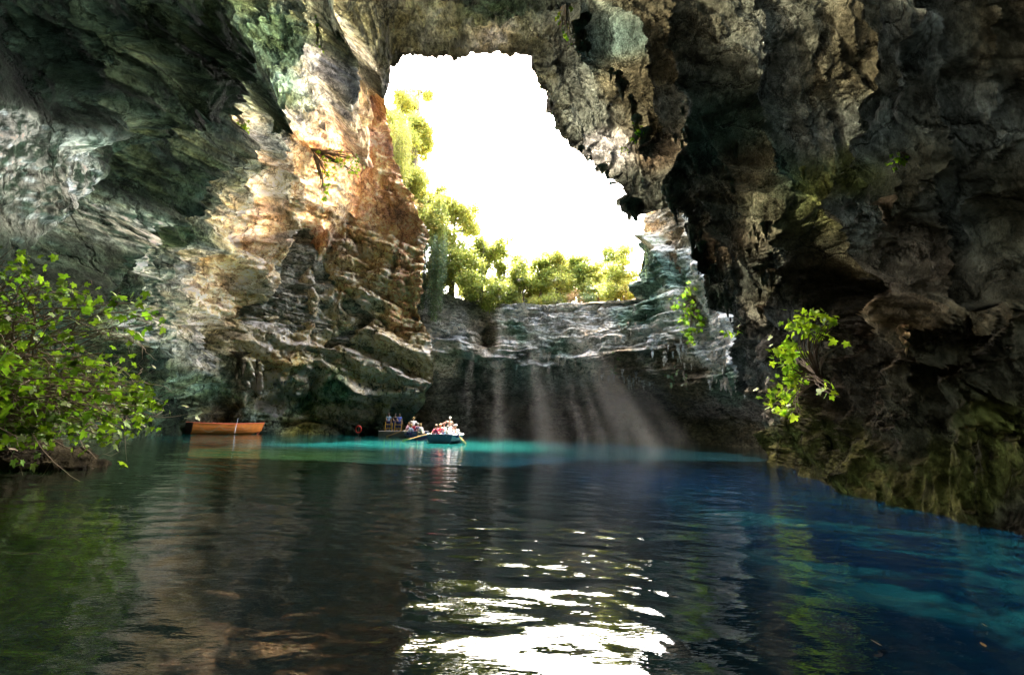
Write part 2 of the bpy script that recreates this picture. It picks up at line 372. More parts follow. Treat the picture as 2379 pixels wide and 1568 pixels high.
# --- cut the opening
pa, pb_, _z = proj(P0)
en = perlin(P0 / 2.6 + 3) * 10 + perlin(P0 / 0.6 + 9) * 5 + np.abs(perlin(P0 * np.array([1.6, 1.6, 0.5]) + 9)) * -7
en *= 0.2 + 0.8 * smooth(150, 260, py)
ctr = (1250, 600)
dx, dy = px - ctr[0], py - ctr[1]; dl = np.hypot(dx, dy) + 1e-6
ox = px + dx / dl * en; oy = py + dy / dl * en
inside = np.where(front, in_poly(ox, oy, OPEN), False)
# underside below the shore is hidden by water; keep faces not fully inside
keep = ~(inside[FQ].sum(1) >= 2)
FK = FQ[keep]
# --- rolled back rim so the rock has thickness
E = np.concatenate([FK[:, [0, 1]], FK[:, [1, 2]], FK[:, [2, 3]], FK[:, [3, 0]]])
Es = np.sort(E, 1); key = Es[:, 0].astype(np.int64) * (na * ne) + Es[:, 1]
uq, idx, cnt = np.unique(key, return_index=True, return_counts=True)
be = E[idx[cnt == 1]]; inb = front[be].all(1) & (np.abs(ga[be]).max(1) < R(60)) & (ge[be].max(1) < R(48)) & (ge[be].min(1) > R(-20))
be = be[inb]
bv = np.unique(be)
ring = bv; V = [P1]; base_n = len(P1); newF = []
loc = -np.ones(len(P1), np.int64); prev = bv.copy(); loc[bv] = np.arange(len(bv))
odx = (dx / dl)[bv][:, None]; ody = (dy / dl)[bv][:, None]
outw = odx * r_[None] - ody * u_[None]
nb = len(bv)
idprev = bv.copy()
for k, (back, out) in enumerate([(0.5, 0.05), (1.2, 0.35), (2.4, 1.2), (4.5, 3.2)]):
    jit = perlin(P1[bv] / 1.1 + 17 * k)[:, None] * 0.5
    nv = P1[bv] + D[bv] * (back + jit) + outw * (out + 0.4 * jit)
    idn = base_n + k * nb + np.arange(nb)
    V.append(nv)
    a = idprev[loc[be[:, 0]]]; b2 = idprev[loc[be[:, 1]]]; c2 = idn[loc[be[:, 1]]]; d2 = idn[loc[be[:, 0]]]
    newF.append(np.stack([b2, a, d2, c2], 1)); idprev = idn
VS = np.concatenate(V)
FS = np.concatenate([FK] + newF)
used = np.zeros(len(VS), bool); used[FS] = True; remap = np.cumsum(used) - 1
# --- regional albedo (stone, algae, rust, calcite), interpolated; dim and boost put in shade and light
GREEN=(0.10,0.15,0.11); DGREEN=(0.020,0.034,0.022); GREY=(0.27,0.26,0.235); DGREY=(0.085,0.092,0.070); WHITE=(0.60,0.60,0.58)
ORANGE=(0.82,0.46,0.30); TAN=(0.74,0.52,0.35); BROWN=(0.10,0.078,0.048); PALE=(0.72,0.62,0.51); MOSS=(0.12,0.125,0.030); DBR=(0.056,0.050,0.028); OCH=(0.55,0.40,0.22)
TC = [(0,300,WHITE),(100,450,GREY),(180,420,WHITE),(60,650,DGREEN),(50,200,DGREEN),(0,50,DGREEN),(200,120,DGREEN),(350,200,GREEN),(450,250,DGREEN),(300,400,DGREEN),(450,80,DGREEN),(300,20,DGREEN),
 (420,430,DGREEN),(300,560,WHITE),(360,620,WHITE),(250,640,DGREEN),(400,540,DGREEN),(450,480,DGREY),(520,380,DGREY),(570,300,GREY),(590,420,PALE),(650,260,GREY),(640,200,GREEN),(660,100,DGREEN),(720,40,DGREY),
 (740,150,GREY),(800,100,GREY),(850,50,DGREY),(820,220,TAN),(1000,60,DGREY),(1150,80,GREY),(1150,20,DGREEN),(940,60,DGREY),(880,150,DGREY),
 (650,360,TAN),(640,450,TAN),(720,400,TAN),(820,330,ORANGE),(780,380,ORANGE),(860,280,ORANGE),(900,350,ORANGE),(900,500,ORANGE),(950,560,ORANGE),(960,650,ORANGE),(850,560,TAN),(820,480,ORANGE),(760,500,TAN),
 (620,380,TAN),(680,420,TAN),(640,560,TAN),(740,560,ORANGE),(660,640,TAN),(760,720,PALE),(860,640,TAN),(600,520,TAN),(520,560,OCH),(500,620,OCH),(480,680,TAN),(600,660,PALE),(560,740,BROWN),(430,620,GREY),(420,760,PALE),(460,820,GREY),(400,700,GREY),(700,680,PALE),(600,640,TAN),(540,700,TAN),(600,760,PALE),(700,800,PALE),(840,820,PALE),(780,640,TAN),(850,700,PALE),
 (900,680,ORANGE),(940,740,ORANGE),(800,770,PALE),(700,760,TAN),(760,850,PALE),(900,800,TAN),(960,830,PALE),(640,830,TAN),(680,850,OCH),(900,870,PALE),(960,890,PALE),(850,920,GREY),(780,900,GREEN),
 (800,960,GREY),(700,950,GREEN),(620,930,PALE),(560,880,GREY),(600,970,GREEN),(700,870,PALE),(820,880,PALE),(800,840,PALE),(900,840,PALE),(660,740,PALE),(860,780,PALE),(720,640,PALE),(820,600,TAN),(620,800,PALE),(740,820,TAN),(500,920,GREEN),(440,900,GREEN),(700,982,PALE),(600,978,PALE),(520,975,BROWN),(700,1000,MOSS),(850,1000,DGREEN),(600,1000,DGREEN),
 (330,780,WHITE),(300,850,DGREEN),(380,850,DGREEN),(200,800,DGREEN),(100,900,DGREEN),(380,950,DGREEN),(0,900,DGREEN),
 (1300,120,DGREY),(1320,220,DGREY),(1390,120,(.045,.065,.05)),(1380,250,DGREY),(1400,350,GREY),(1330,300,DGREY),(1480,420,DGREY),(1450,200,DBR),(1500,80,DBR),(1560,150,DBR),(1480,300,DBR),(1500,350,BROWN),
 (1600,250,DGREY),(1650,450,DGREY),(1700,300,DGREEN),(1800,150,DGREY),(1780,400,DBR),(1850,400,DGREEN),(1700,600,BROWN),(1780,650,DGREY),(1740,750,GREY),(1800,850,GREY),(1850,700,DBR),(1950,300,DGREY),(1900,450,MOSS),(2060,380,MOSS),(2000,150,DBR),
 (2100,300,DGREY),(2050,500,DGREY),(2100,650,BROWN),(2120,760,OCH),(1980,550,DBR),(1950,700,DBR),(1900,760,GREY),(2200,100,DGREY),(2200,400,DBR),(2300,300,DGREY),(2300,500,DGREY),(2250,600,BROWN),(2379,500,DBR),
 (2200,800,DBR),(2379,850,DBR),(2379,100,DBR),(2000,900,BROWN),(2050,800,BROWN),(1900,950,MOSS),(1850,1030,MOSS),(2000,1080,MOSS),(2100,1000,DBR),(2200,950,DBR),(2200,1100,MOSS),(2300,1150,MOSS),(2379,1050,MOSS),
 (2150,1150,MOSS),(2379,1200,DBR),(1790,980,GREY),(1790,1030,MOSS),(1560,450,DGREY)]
tp = np.array([(a, b) for a, b, _ in TC], float); tcol = np.array([c for _, _, c in TC])
def tint_at(x, y, tp, tcol, sig=60.0):
    out = np.zeros((len(x), 3))
    for i in range(0, len(x), 40000):
        d2 = (x[i:i+40000, None] - tp[None, :, 0]) ** 2 + (y[i:i+40000, None] - tp[None, :, 1]) ** 2
        ww = 1.0 / (d2 + 300.0) ** 2.2
        out[i:i+40000] = np.exp((ww @ np.log(tcol)) / ww.sum(1, keepdims=True))
    return out
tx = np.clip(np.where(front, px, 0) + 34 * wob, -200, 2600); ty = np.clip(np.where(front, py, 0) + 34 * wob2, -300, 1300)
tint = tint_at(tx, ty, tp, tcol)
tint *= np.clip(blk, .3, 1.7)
dim = 1 - (0.52 * smooth(1380, 1550, tx) + .1) * right * smooth(1100, 1300, tx) - 0.38 * smooth(620, 480, tx) * smooth(520, 420, ty) * (tint.max(1) < .2)  # right wall and upper left darkened, shade put into the tint
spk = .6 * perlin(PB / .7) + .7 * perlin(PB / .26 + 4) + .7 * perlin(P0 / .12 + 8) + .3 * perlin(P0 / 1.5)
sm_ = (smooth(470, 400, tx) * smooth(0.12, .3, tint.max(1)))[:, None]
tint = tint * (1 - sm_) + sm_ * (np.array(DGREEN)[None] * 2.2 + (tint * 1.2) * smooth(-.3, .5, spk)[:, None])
boost = 1 + 0.75 * smooth(380, 520, tx) * smooth(1080, 1000, tx) * smooth(230, 480, ty) * smooth(1000, 930, ty)  # left wall tint lifted to stand in for light falling on it
dim = dim * (1 - .84 * smooth(300, 150, ty) * smooth(760, 900, tx) * smooth(1420, 1300, tx)) * (1 - .66 * smooth(330, 180, ty) * smooth(640, 480, tx))  # roof over the opening and upper left darkened further as shade
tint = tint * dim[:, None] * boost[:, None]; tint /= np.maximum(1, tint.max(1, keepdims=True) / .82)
tint[~front] = DBR
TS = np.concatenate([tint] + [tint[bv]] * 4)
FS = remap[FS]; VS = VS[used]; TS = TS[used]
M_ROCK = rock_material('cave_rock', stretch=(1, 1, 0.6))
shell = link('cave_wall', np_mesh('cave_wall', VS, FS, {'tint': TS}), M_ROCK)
tag(shell, kind='structure')

# ================================================================== BACK CLIFF with undercut cavern
LIP = np.array([(-30,44),(-22,50),(-13,55),(-4,57),(5,55.5),(12,51),(17.5,45),(20.6,39),(22.5,33),(23,26)], float)
def catmull(pts, m):
    pts = np.vstack([2*pts[0]-pts[1], pts, 2*pts[-1]-pts[-2]]); out = []
    nseg = len(pts) - 3
    for s in np.linspace(0, nseg - 1e-6, m):
        i = int(s); t = s - i; p0, p1, p2, p3 = pts[i:i+4]
        out.append(0.5 * ((2*p1) + (-p0+p2)*t + (2*p0-5*p1+4*p2-p3)*t*t + (-p0+3*p1-3*p2+p3)*t**3))
    return np.array(out)
ms, mv = 1300, 640
ln = catmull(LIP, ms)
tg = np.gradient(ln, axis=0); tg /= np.linalg.norm(tg, axis=1, keepdims=True)
on = np.stack([-tg[:, 1], tg[:, 0]], 1)       # outward (away from the lake)
sx = ln[:, 0]
liph = np.interp(sx, [-20,-12,-5,0,6,12,17,20,23], [9,9.2,8.8,8.2,7.6,6.6,5.6,4.2,3.0])
rec = np.interp(sx, [-20,-9,-4,2,10,16,20,23], [4,7,9.5,11,9.5,6,2.5,0.5])
toph = np.interp(sx, [-30,-22,-14,-10,-6,0,8,12.4,13.6,15.5,20,23], [30,27,23,17.5,16.6,16.3,16.0,15.6,25,31,34,36])
vv = np.linspace(0, 1, mv)
# lower 45 % of rows: z from -1.5 to lip; upper rows: lip to top; last rows roll back over the ground
Vz = np.zeros((ms, mv)); Off = np.zeros((ms, mv))
lo = vv < 0.42; t1 = vv[lo] / 0.42; t2 = (vv[~lo] - 0.42) / 0.58
Vz[:, lo] = -1.5 + (liph[:, None] + 1.5) * (1 - (1 - t1[None]) ** 1.25)
zz_ = np.clip(Vz[:, lo] / liph[:, None], 0, 1)
Off[:, lo] = rec[:, None] * (1 - smooth(0.55, 1.02, zz_) ** 0.8 )
Vz[:, ~lo] = liph[:, None] + (toph - liph)[:, None] * t2[None]
Off[:, ~lo] = (-0.6 * np.sin(np.clip(t2 * 2, 0, 1) * math.pi / 2) + 2.6 * smooth(0.15, 1.0, t2))[None, :] * np.ones((ms, 1))
Off[:, ~lo] += np.interp(sx, [13, 16, 20], [0, -1.6, -3.0])[:, None] * t2[None]
B0 = np.stack([ln[:, None, 0] + on[:, None, 0] * Off, ln[:, None, 1] + on[:, None, 1] * Off, Vz], -1).reshape(-1, 3)
bgid = np.arange(ms * mv).reshape(ms, mv)
BF = np.stack([bgid[:-1, :-1], bgid[1:, :-1], bgid[1:, 1:], bgid[:-1, 1:]], -1).reshape(-1, 4)
BN = vnormals(B0, BF)
inw = np.stack([-on[:, None, 0] * np.ones((1, mv)), -on[:, None, 1] * np.ones((1, mv)), np.zeros((ms, mv))], -1).reshape(-1, 3)
BN *= np.sign(np.sum(BN * inw, 1, keepdims=True) + 1e-9)
S = np.repeat(np.arange(ms), mv); zb = B0[:, 2]; xb = B0[:, 0]
above = smooth(-0.3, 0.4, zb - liph[S])
# bedding: wobbling layers, each layer stepping in and out
tilt = zb + 0.035 * xb + 0.55 * perlin(B0 / 9.0 + 3) + 0.22 * perlin(B0 / 3.0 + 8) - np.interp(xb, [-10, 0, 10, 20], [0, -0.6, 0, 2.0]) * 0.6
hh = np.zeros(len(B0))
for thick, amp in ((1.6, 0.48), (0.7, 0.30), (0.32, 0.16), (0.17, .09)):
    k = tilt / thick; ki = np.floor(k).astype(np.int64); fr = k - ki
    q = B0.copy() / np.array([4.5, 4.5, 1]); q[:, 2] = ki * 3.17
    stp = perlin(q + thick * 9) * 1.6 + RV[ki & 511, 0] - 0.5
    q2 = B0.copy() / np.array([1.3, 1.3, 1]); q2[:, 2] = ki * 1.77
    stp = stp + perlin(q2 + thick * 5) * 0.8
    hh += amp * stp * (0.25 + 0.75 * above) * np.clip((1 - fr) * 4, 0, 1) * np.clip(fr * 5, 0.2, 1)
for lam_, am_ in ((5, 0.45), (2.2, 0.25), (1.0, 0.16), (0.5, 0.10), (0.24, 0.06)):
    st = np.array([1, 1, 1.8]) if lam_ > 1.5 else np.array([1.3, 1.3, 0.7])
    nn = perlin(B0 * st / lam_ + lam_ * 3); hh += am_ * (np.abs(nn) * 2 - 0.4)
# broad recesses (dark notch left of centre, hollows)
bx, by, _ = proj(B0)
for pl, wd, amp in (([(1118,765),(1130,800)], 14, -1.6), ([(1090,760),(1120,760)], 8, -1.0), ([(1050,840),(1110,850)], 14, -1.5), ([(1010,775),(1100,770)], 6, -0.8),
                    ([(1060,800),(1120,825),(1300,850)], 8, 0.7), ([(1160,760),(1300,800),(1420,790),(1500,760)], 9, 0.6), ([(1200,735),(1330,720),(1480,700)], 7, -0.5),
                    ([(1300,830),(1420,830),(1560,800)], 9, 0.7), ([(1560,620),(1600,700),(1640,790)], 16, -1.4), ([(1640,620),(1700,740),(1750,880)], 18, 1.3), ([(1620,520),(1590,600)], 12, 1.2), ([(1520,560),(1560,640)], 14, 1.2)):
    d, t, sg = seg_dist(bx + perlin(B0 / 1.2) * 8, by + perlin(B0 / 1.2 + 9) * 8, pl); hh += amp * np.exp(-(d / wd) ** 2)
B1 = B0 + BN * (hh * (0.35 + 0.65 * smooth(0, 2, zb)))[:, None]
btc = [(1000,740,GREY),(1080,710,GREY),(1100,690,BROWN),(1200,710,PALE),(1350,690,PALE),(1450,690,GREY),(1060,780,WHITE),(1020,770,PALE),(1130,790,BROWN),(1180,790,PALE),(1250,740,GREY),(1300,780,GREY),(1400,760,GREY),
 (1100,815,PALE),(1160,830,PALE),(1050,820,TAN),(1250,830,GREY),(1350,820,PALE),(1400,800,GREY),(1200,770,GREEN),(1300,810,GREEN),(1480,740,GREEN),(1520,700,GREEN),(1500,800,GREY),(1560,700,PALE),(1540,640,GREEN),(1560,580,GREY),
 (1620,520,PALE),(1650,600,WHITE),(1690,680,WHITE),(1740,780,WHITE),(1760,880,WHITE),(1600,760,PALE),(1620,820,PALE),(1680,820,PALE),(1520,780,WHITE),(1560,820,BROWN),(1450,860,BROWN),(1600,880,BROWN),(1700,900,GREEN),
 (1580,540,BROWN),(1540,560,TAN),(1500,600,GREEN),(1300,870,GREY),(1200,850,GREY),(1100,870,DGREY),(1100,940,(.12,.11,.095)),(1300,940,(.13,.115,.10)),(1500,940,(.13,.115,.10)),(1300,1000,(.10,.09,.08)),(1500,1000,(.10,.09,.08)),(1650,960,(.13,.11,.09)),(1740,950,(.13,.11,.09)),(1740,1010,BROWN),(1650,1010,DBR),  # cavern and grotto tints lowered, shade of the recess put into the colour
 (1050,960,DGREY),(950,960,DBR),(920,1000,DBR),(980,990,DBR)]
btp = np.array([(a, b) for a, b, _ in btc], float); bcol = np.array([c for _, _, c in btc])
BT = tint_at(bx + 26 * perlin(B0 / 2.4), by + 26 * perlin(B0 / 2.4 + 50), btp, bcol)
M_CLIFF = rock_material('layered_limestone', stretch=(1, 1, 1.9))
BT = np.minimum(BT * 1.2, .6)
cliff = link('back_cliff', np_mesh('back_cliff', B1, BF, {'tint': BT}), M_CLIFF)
tag(cliff, kind='structure')

# ================================================================== ground beyond the rim
def top_z(x): return np.interp(x, [-30,-22,-14,-10,-6,0,8,14.0,15.5,17.5,20,23], [30,27,23,17.5,16.6,16.3,16.0,15.5,19,24,28,30])
gu = np.concatenate([np.linspace(0, 14, 60), np.linspace(15, 400, 60)])
gi = np.linspace(0, ms - 1, 500).astype(int)
GP = np.zeros((len(gi), len(gu), 3))
for a, i in enumerate(gi):
    o_ = ln[i][None] + on[i][None] * (2.0 + gu[:, None]); GP[a, :, :2] = o_
    GP[a, :, 2] = toph[i] + 0.35 * np.sqrt(gu) - 0.2 - 0.10 * np.clip(gu - 14, 0, None)
G0 = GP.reshape(-1, 3); G0[:, 2] += 0.35 * perlin(G0 * np.array([.5, .5, 0]) ) + 0.12 * perlin(G0 * np.array([2, 2, 0]))
gg = np.arange(len(gi) * len(gu)).reshape(len(gi), len(gu))
GF = np.stack([gg[:-1, :-1], gg[1:, :-1], gg[1:, 1:], gg[:-1, 1:]], -1).reshape(-1, 4)
M_SOIL = plain('dry_soil', (0.24, 0.18, 0.10), 0.95, 0.1, 0.4, 1.5)
tag(link('ground', np_mesh('ground', G0, GF), M_SOIL), kind='structure')

# ================================================================== water
dist = np.concatenate([np.geomspace(0.25, 75, 900)])
azw = R(1) * np.concatenate([np.arange(-180, -62, 4), np.arange(-62, 62, 0.22), np.arange(62, 181, 4)])
wd_, wa_ = np.meshgrid(dist, azw, indexing='ij')
WX = wd_ * np.sin(wa_); WY = wd_ * np.cos(wa_)
Wp = np.stack([WX.ravel(), WY.ravel(), np.zeros(WX.size)], 1)
sp = np.maximum(wd_.ravel() * R(0.22), wd_.ravel() * 0.0064)
wz = np.zeros(len(Wp)); rw = random.Random(5)
rotA = R(-20)
def rot(P, a): return np.stack([P[:, 0] * math.cos(a) - P[:, 1] * math.sin(a), P[:, 0] * math.sin(a) + P[:, 1] * math.cos(a), P[:, 2]], 1)
wwarp = np.stack([perlin(Wp / 2.3 + 4), perlin(Wp / 2.3 + 14), np.zeros(len(Wp))], 1) * 0.5
for lam_, am_, an, stx in ((2.4, 0.010, 25, 2.2), (1.1, 0.011, 20, 2.4), (0.55, 0.0125, 32, 2.2), (0.28, 0.0075, 14, 1.9), (0.14, 0.0034, 35, 1.6)):
    q = rot(Wp + wwarp, R(an)) / np.array([lam_ * stx, lam_, 1]) ; q[:, 2] = lam_ * 10
    wz += 0.55 * am_ * perlin(q) * 2.0 * smooth(1.2, 3, lam_ / sp)
Wp[:, 2] = wz
wg = np.arange(Wp.shape[0]).reshape(wd_.shape)
WF = np.stack([wg[:-1, :-1], wg[:-1, 1:], wg[1:, 1:], wg[1:, :-1]], -1).reshape(-1, 4)
Wp = np.vstack([Wp, [[0, 0, 0]]])
# body colour of the water by place: deep blue, cyan shallows, sunlit band painted in turquoise
m, t, b = new_mat('lake_water'); Lk = t.links.new; Nn = t.nodes.new
at = Nn('ShaderNodeAttribute'); at.attribute_name = 'tint'
Lk(at.outputs['Color'], b.inputs['Base Color'])
b.inputs['Roughness'].default_value = 0.012; b.inputs['IOR'].default_value = 1.42; b.inputs['Specular IOR Level'].default_value = 0.5
tc = Nn('ShaderNodeTexCoord'); mp = Nn('ShaderNodeMapping'); mp.inputs['Rotation'].default_value = (0, 0, R(12)); mp.inputs['Scale'].default_value = (0.45, 1.0, 1.0)
Lk(tc.outputs['Object'], mp.inputs['Vector'])
n1 = Nn('ShaderNodeTexNoise'); n1.inputs['Scale'].default_value = 2.4; n1.inputs['Detail'].default_value = 5; n1.inputs['Roughness'].default_value = 0.55; Lk(mp.outputs[0], n1.inputs['Vector'])
bp = Nn('ShaderNodeBump'); bp.inputs['Strength'].default_value = 1.0; bp.inputs['Distance'].default_value = 0.018; Lk(n1.outputs['Fac'], bp.inputs['Height']); Lk(bp.outputs[0], b.inputs['Normal'])
M_WATER = m
wx_, wy_ = Wp[:, 0], Wp[:, 1]
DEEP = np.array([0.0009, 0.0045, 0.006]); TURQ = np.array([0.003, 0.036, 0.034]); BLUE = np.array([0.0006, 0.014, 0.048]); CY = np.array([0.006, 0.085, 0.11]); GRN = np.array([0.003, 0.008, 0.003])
sun_band = smooth(25, 32, wy_ + 1.2 * perlin(Wp / 3)) * smooth(5, -2, wx_ + perlin(Wp / 2))
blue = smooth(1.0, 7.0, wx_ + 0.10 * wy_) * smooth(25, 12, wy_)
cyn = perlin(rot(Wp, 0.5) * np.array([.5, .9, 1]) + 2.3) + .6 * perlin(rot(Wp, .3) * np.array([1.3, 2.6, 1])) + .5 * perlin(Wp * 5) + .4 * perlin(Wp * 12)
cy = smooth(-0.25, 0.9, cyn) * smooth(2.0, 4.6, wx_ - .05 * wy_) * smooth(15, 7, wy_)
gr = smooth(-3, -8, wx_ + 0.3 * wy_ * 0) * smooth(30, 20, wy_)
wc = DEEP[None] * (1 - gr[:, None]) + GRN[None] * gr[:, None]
wc = wc * (1 - blue[:, None]) + BLUE[None] * blue[:, None]; wc = wc * (1 - cy[:, None]) + CY[None] * cy[:, None]; wc = wc * (1 - sun_band[:, None]) + TURQ[None] * sun_band[:, None]
fan = np.stack([np.full(len(azw) - 1, len(Wp) - 1), wg[0, 1:], wg[0, :-1]], 1)
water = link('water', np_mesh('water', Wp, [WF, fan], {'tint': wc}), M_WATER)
tag(water, kind='structure')
#--PART2--
# ================================================================== vegetation
def leaf_material(name, col, trans=0.5, var=0.35):
    m, t, b = new_mat(name); L = t.links.new; N = t.nodes.new
    out = t.nodes['Material Output']
    tc = N('ShaderNodeTexCoord'); n = N('ShaderNodeTexNoise'); n.inputs['Scale'].default_value = 1.7; n.inputs['Detail'].default_value = 3; L(tc.outputs['Object'], n.inputs['Vector'])
    g = N('ShaderNodeAttribute'); g.attribute_name = 'tint'
    mx = N('ShaderNodeMix'); mx.data_type = 'RGBA'; mx.blend_type = 'MULTIPLY'; mx.inputs[0].default_value = 1
    rp = N('ShaderNodeValToRGB'); rp.color_ramp.elements[0].position = 0.3; rp.color_ramp.elements[1].position = 0.7
    rp.color_ramp.elements[0].color = tuple(c * (1 - var) for c in col) + (1,); rp.color_ramp.elements[1].color = tuple(min(1, c * (1 + var)) for c in col) + (1,)
    L(n.outputs['Fac'], rp.inputs[0]); L(rp.outputs[0], mx.inputs[6]); L(g.outputs['Color'], mx.inputs[7])
    L(mx.outputs[2], b.inputs['Base Color']); b.inputs['Roughness'].default_value = 0.5; b.inputs['Specular IOR Level'].default_value = 0.3
    tr = N('ShaderNodeBsdfTranslucent'); L(mx.outputs[2], tr.inputs['Color'])
    ms_ = N('ShaderNodeMixShader'); ms_.inputs[0].default_value = trans; L(b.outputs[0], ms_.inputs[1]); L(tr.outputs[0], ms_.inputs[2]); L(ms_.outputs[0], out.inputs[0])
    return m
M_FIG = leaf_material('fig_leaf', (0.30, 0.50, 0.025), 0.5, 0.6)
M_BUSH = leaf_material('shaded_fig_leaf', (0.13, 0.27, 0.013), 0.5, 0.8)  # darker copy of the fig leaf, shade of the bush put into its colour
M_OAK = leaf_material('tree_leaf', (0.26, 0.30, 0.06), 0.5)
M_YEL = leaf_material('yellow_leaf', (0.36, 0.37, 0.08), 0.5)
M_VINE = leaf_material('vine_leaf', (0.10, 0.15, 0.06), 0.4)
M_DRY = leaf_material('dry_grass', (0.30, 0.20, 0.08), 0.3)
M_BARK = plain('bark', (0.12, 0.09, 0.06), 0.9, 0.2, 0.4, 6)
M_TWIG = plain('pale_twig', (0.16, 0.13, 0.095), 0.85, 0.2, 0.3, 10)

class Tubes:
    def __init__(s): s.V = []; s.F = []; s.n = 0
    def add(s, pts, rad, k=5):
        pts = np.asarray(pts, float); m = len(pts); rad = np.broadcast_to(rad, (m,))
        t = np.gradient(pts, axis=0); t /= np.linalg.norm(t, axis=1, keepdims=True) + 1e-9
        a = np.cross(t, [0.3, 0.2, 1.0]); a /= np.linalg.norm(a, axis=1, keepdims=True) + 1e-9; b = np.cross(t, a)
        th = np.arange(k) * 2 * math.pi / k
        P = pts[:, None] + rad[:, None, None] * (np.cos(th)[None, :, None] * a[:, None] + np.sin(th)[None, :, None] * b[:, None])
        g = s.n + np.arange(m * k).reshape(m, k)
        s.V.append(P.reshape(-1, 3)); s.F.append(np.stack([g[:-1], np.roll(g, -1, 1)[:-1], np.roll(g, -1, 1)[1:], g[1:]], -1).reshape(-1, 4)); s.n += m * k
    def build(s, name, mat, parent=None, loc=None):
        V = np.concatenate(s.V)
        if loc is not None: V = V - np.asarray(loc)
        return link(name, np_mesh(name, V, np.concatenate(s.F)), mat, parent)
FIG2D = np.array([(0,-.02),(.16,-.14),(.42,-.16),(.30,.06),(.52,.26),(.50,.48),(.24,.40),(.20,.72),(0,1.0),(-.20,.70),(-.26,.42),(-.50,.50),(-.52,.24),(-.30,.05),(-.42,-.18),(-.16,-.14)])
OVAL2D = np.array([(0,0),(.28,.3),(.26,.68),(0,1),(-.26,.68),(-.28,.3)])
class Leaves:
    def __init__(s, shape, seed): s.shape = shape; s.P = []; s.D = []; s.S = []; s.rg = np.random.RandomState(seed)
    def add(s, P, size, droop=0.5, out=None):
        P = np.atleast_2d(P); n = len(P); d = s.rg.normal(size=(n, 3)); d[:, 2] -= droop * 1.5
        if out is not None: d += out
        s.P.append(P); s.D.append(d); s.S.append(size * s.rg.uniform(0.65, 1.3, n))
    def build(s, name, mat, parent=None, loc=None, var=0.35):
        P = np.concatenate(s.P); d = np.concatenate(s.D); sz = np.concatenate(s.S); n = len(P); rg = s.rg
        d /= np.linalg.norm(d, axis=1, keepdims=True)
        up = rg.normal(size=(n, 3)) * 0.6 + np.array([0, -0.25, 0.9]); a = np.cross(d, up); a /= np.linalg.norm(a, axis=1, keepdims=True) + 1e-9; nn = np.cross(a, d)
        q = s.shape; k = len(q)
        bend = -(q[:, 0] ** 2) * 0.35 - 0.12 * q[:, 1] ** 2
        V = P[:, None] + sz[:, None, None] * (q[None, :, 0, None] * a[:, None] + q[None, :, 1, None] * d[:, None] + bend[None, :, None] * nn[:, None])
        tint = np.repeat(rg.uniform(1 - var, 1 + var, (n, 1)) * np.stack([rg.uniform(.85, 1.2, n), np.ones(n), rg.uniform(.7, 1.2, n)], 1), k, axis=0)
        V = V.reshape(-1, 3)
        if loc is not None: V = V - np.asarray(loc)
        return link(name, np_mesh(name, V, np.arange(n * k).reshape(n, k), {'tint': np.clip(tint, 0, 2)}, False), mat, parent)
def empty(name, loc, label, cat, group=None, rz=0):
    o = bpy.data.objects.new(name, None); C.objects.link(o); o.location = tuple(loc); o.rotation_euler = (0, 0, rz); o.empty_display_size = 0.3
    return tag(o, label, cat, group)
def curve(a, b, mid, n=9, wob=0.0, rg=np.random):
    t = np.linspace(0, 1, n)[:, None]; P = (1 - t) ** 2 * a + 2 * t * (1 - t) * mid + t ** 2 * b
    return P + rg.normal(size=P.shape) * wob * np.sin(t * math.pi)

front_idx = np.where(front & ~inside & (ge > R(-15)))[0]
FPX, FPY, _ = proj(P1[front_idx]); CPX, CPY, CZ = proj(B1)
def on_shell(px_, py_):
    i = np.argmin((FPX - px_) ** 2 + (FPY - py_) ** 2); return P1[front_idx[i]], N0[front_idx[i]]
def on_cliff(px_, py_):
    i = np.argmin((CPX - px_) ** 2 + (CPY - py_) ** 2 + CZ * 0.3); return B1[i], BN[i]

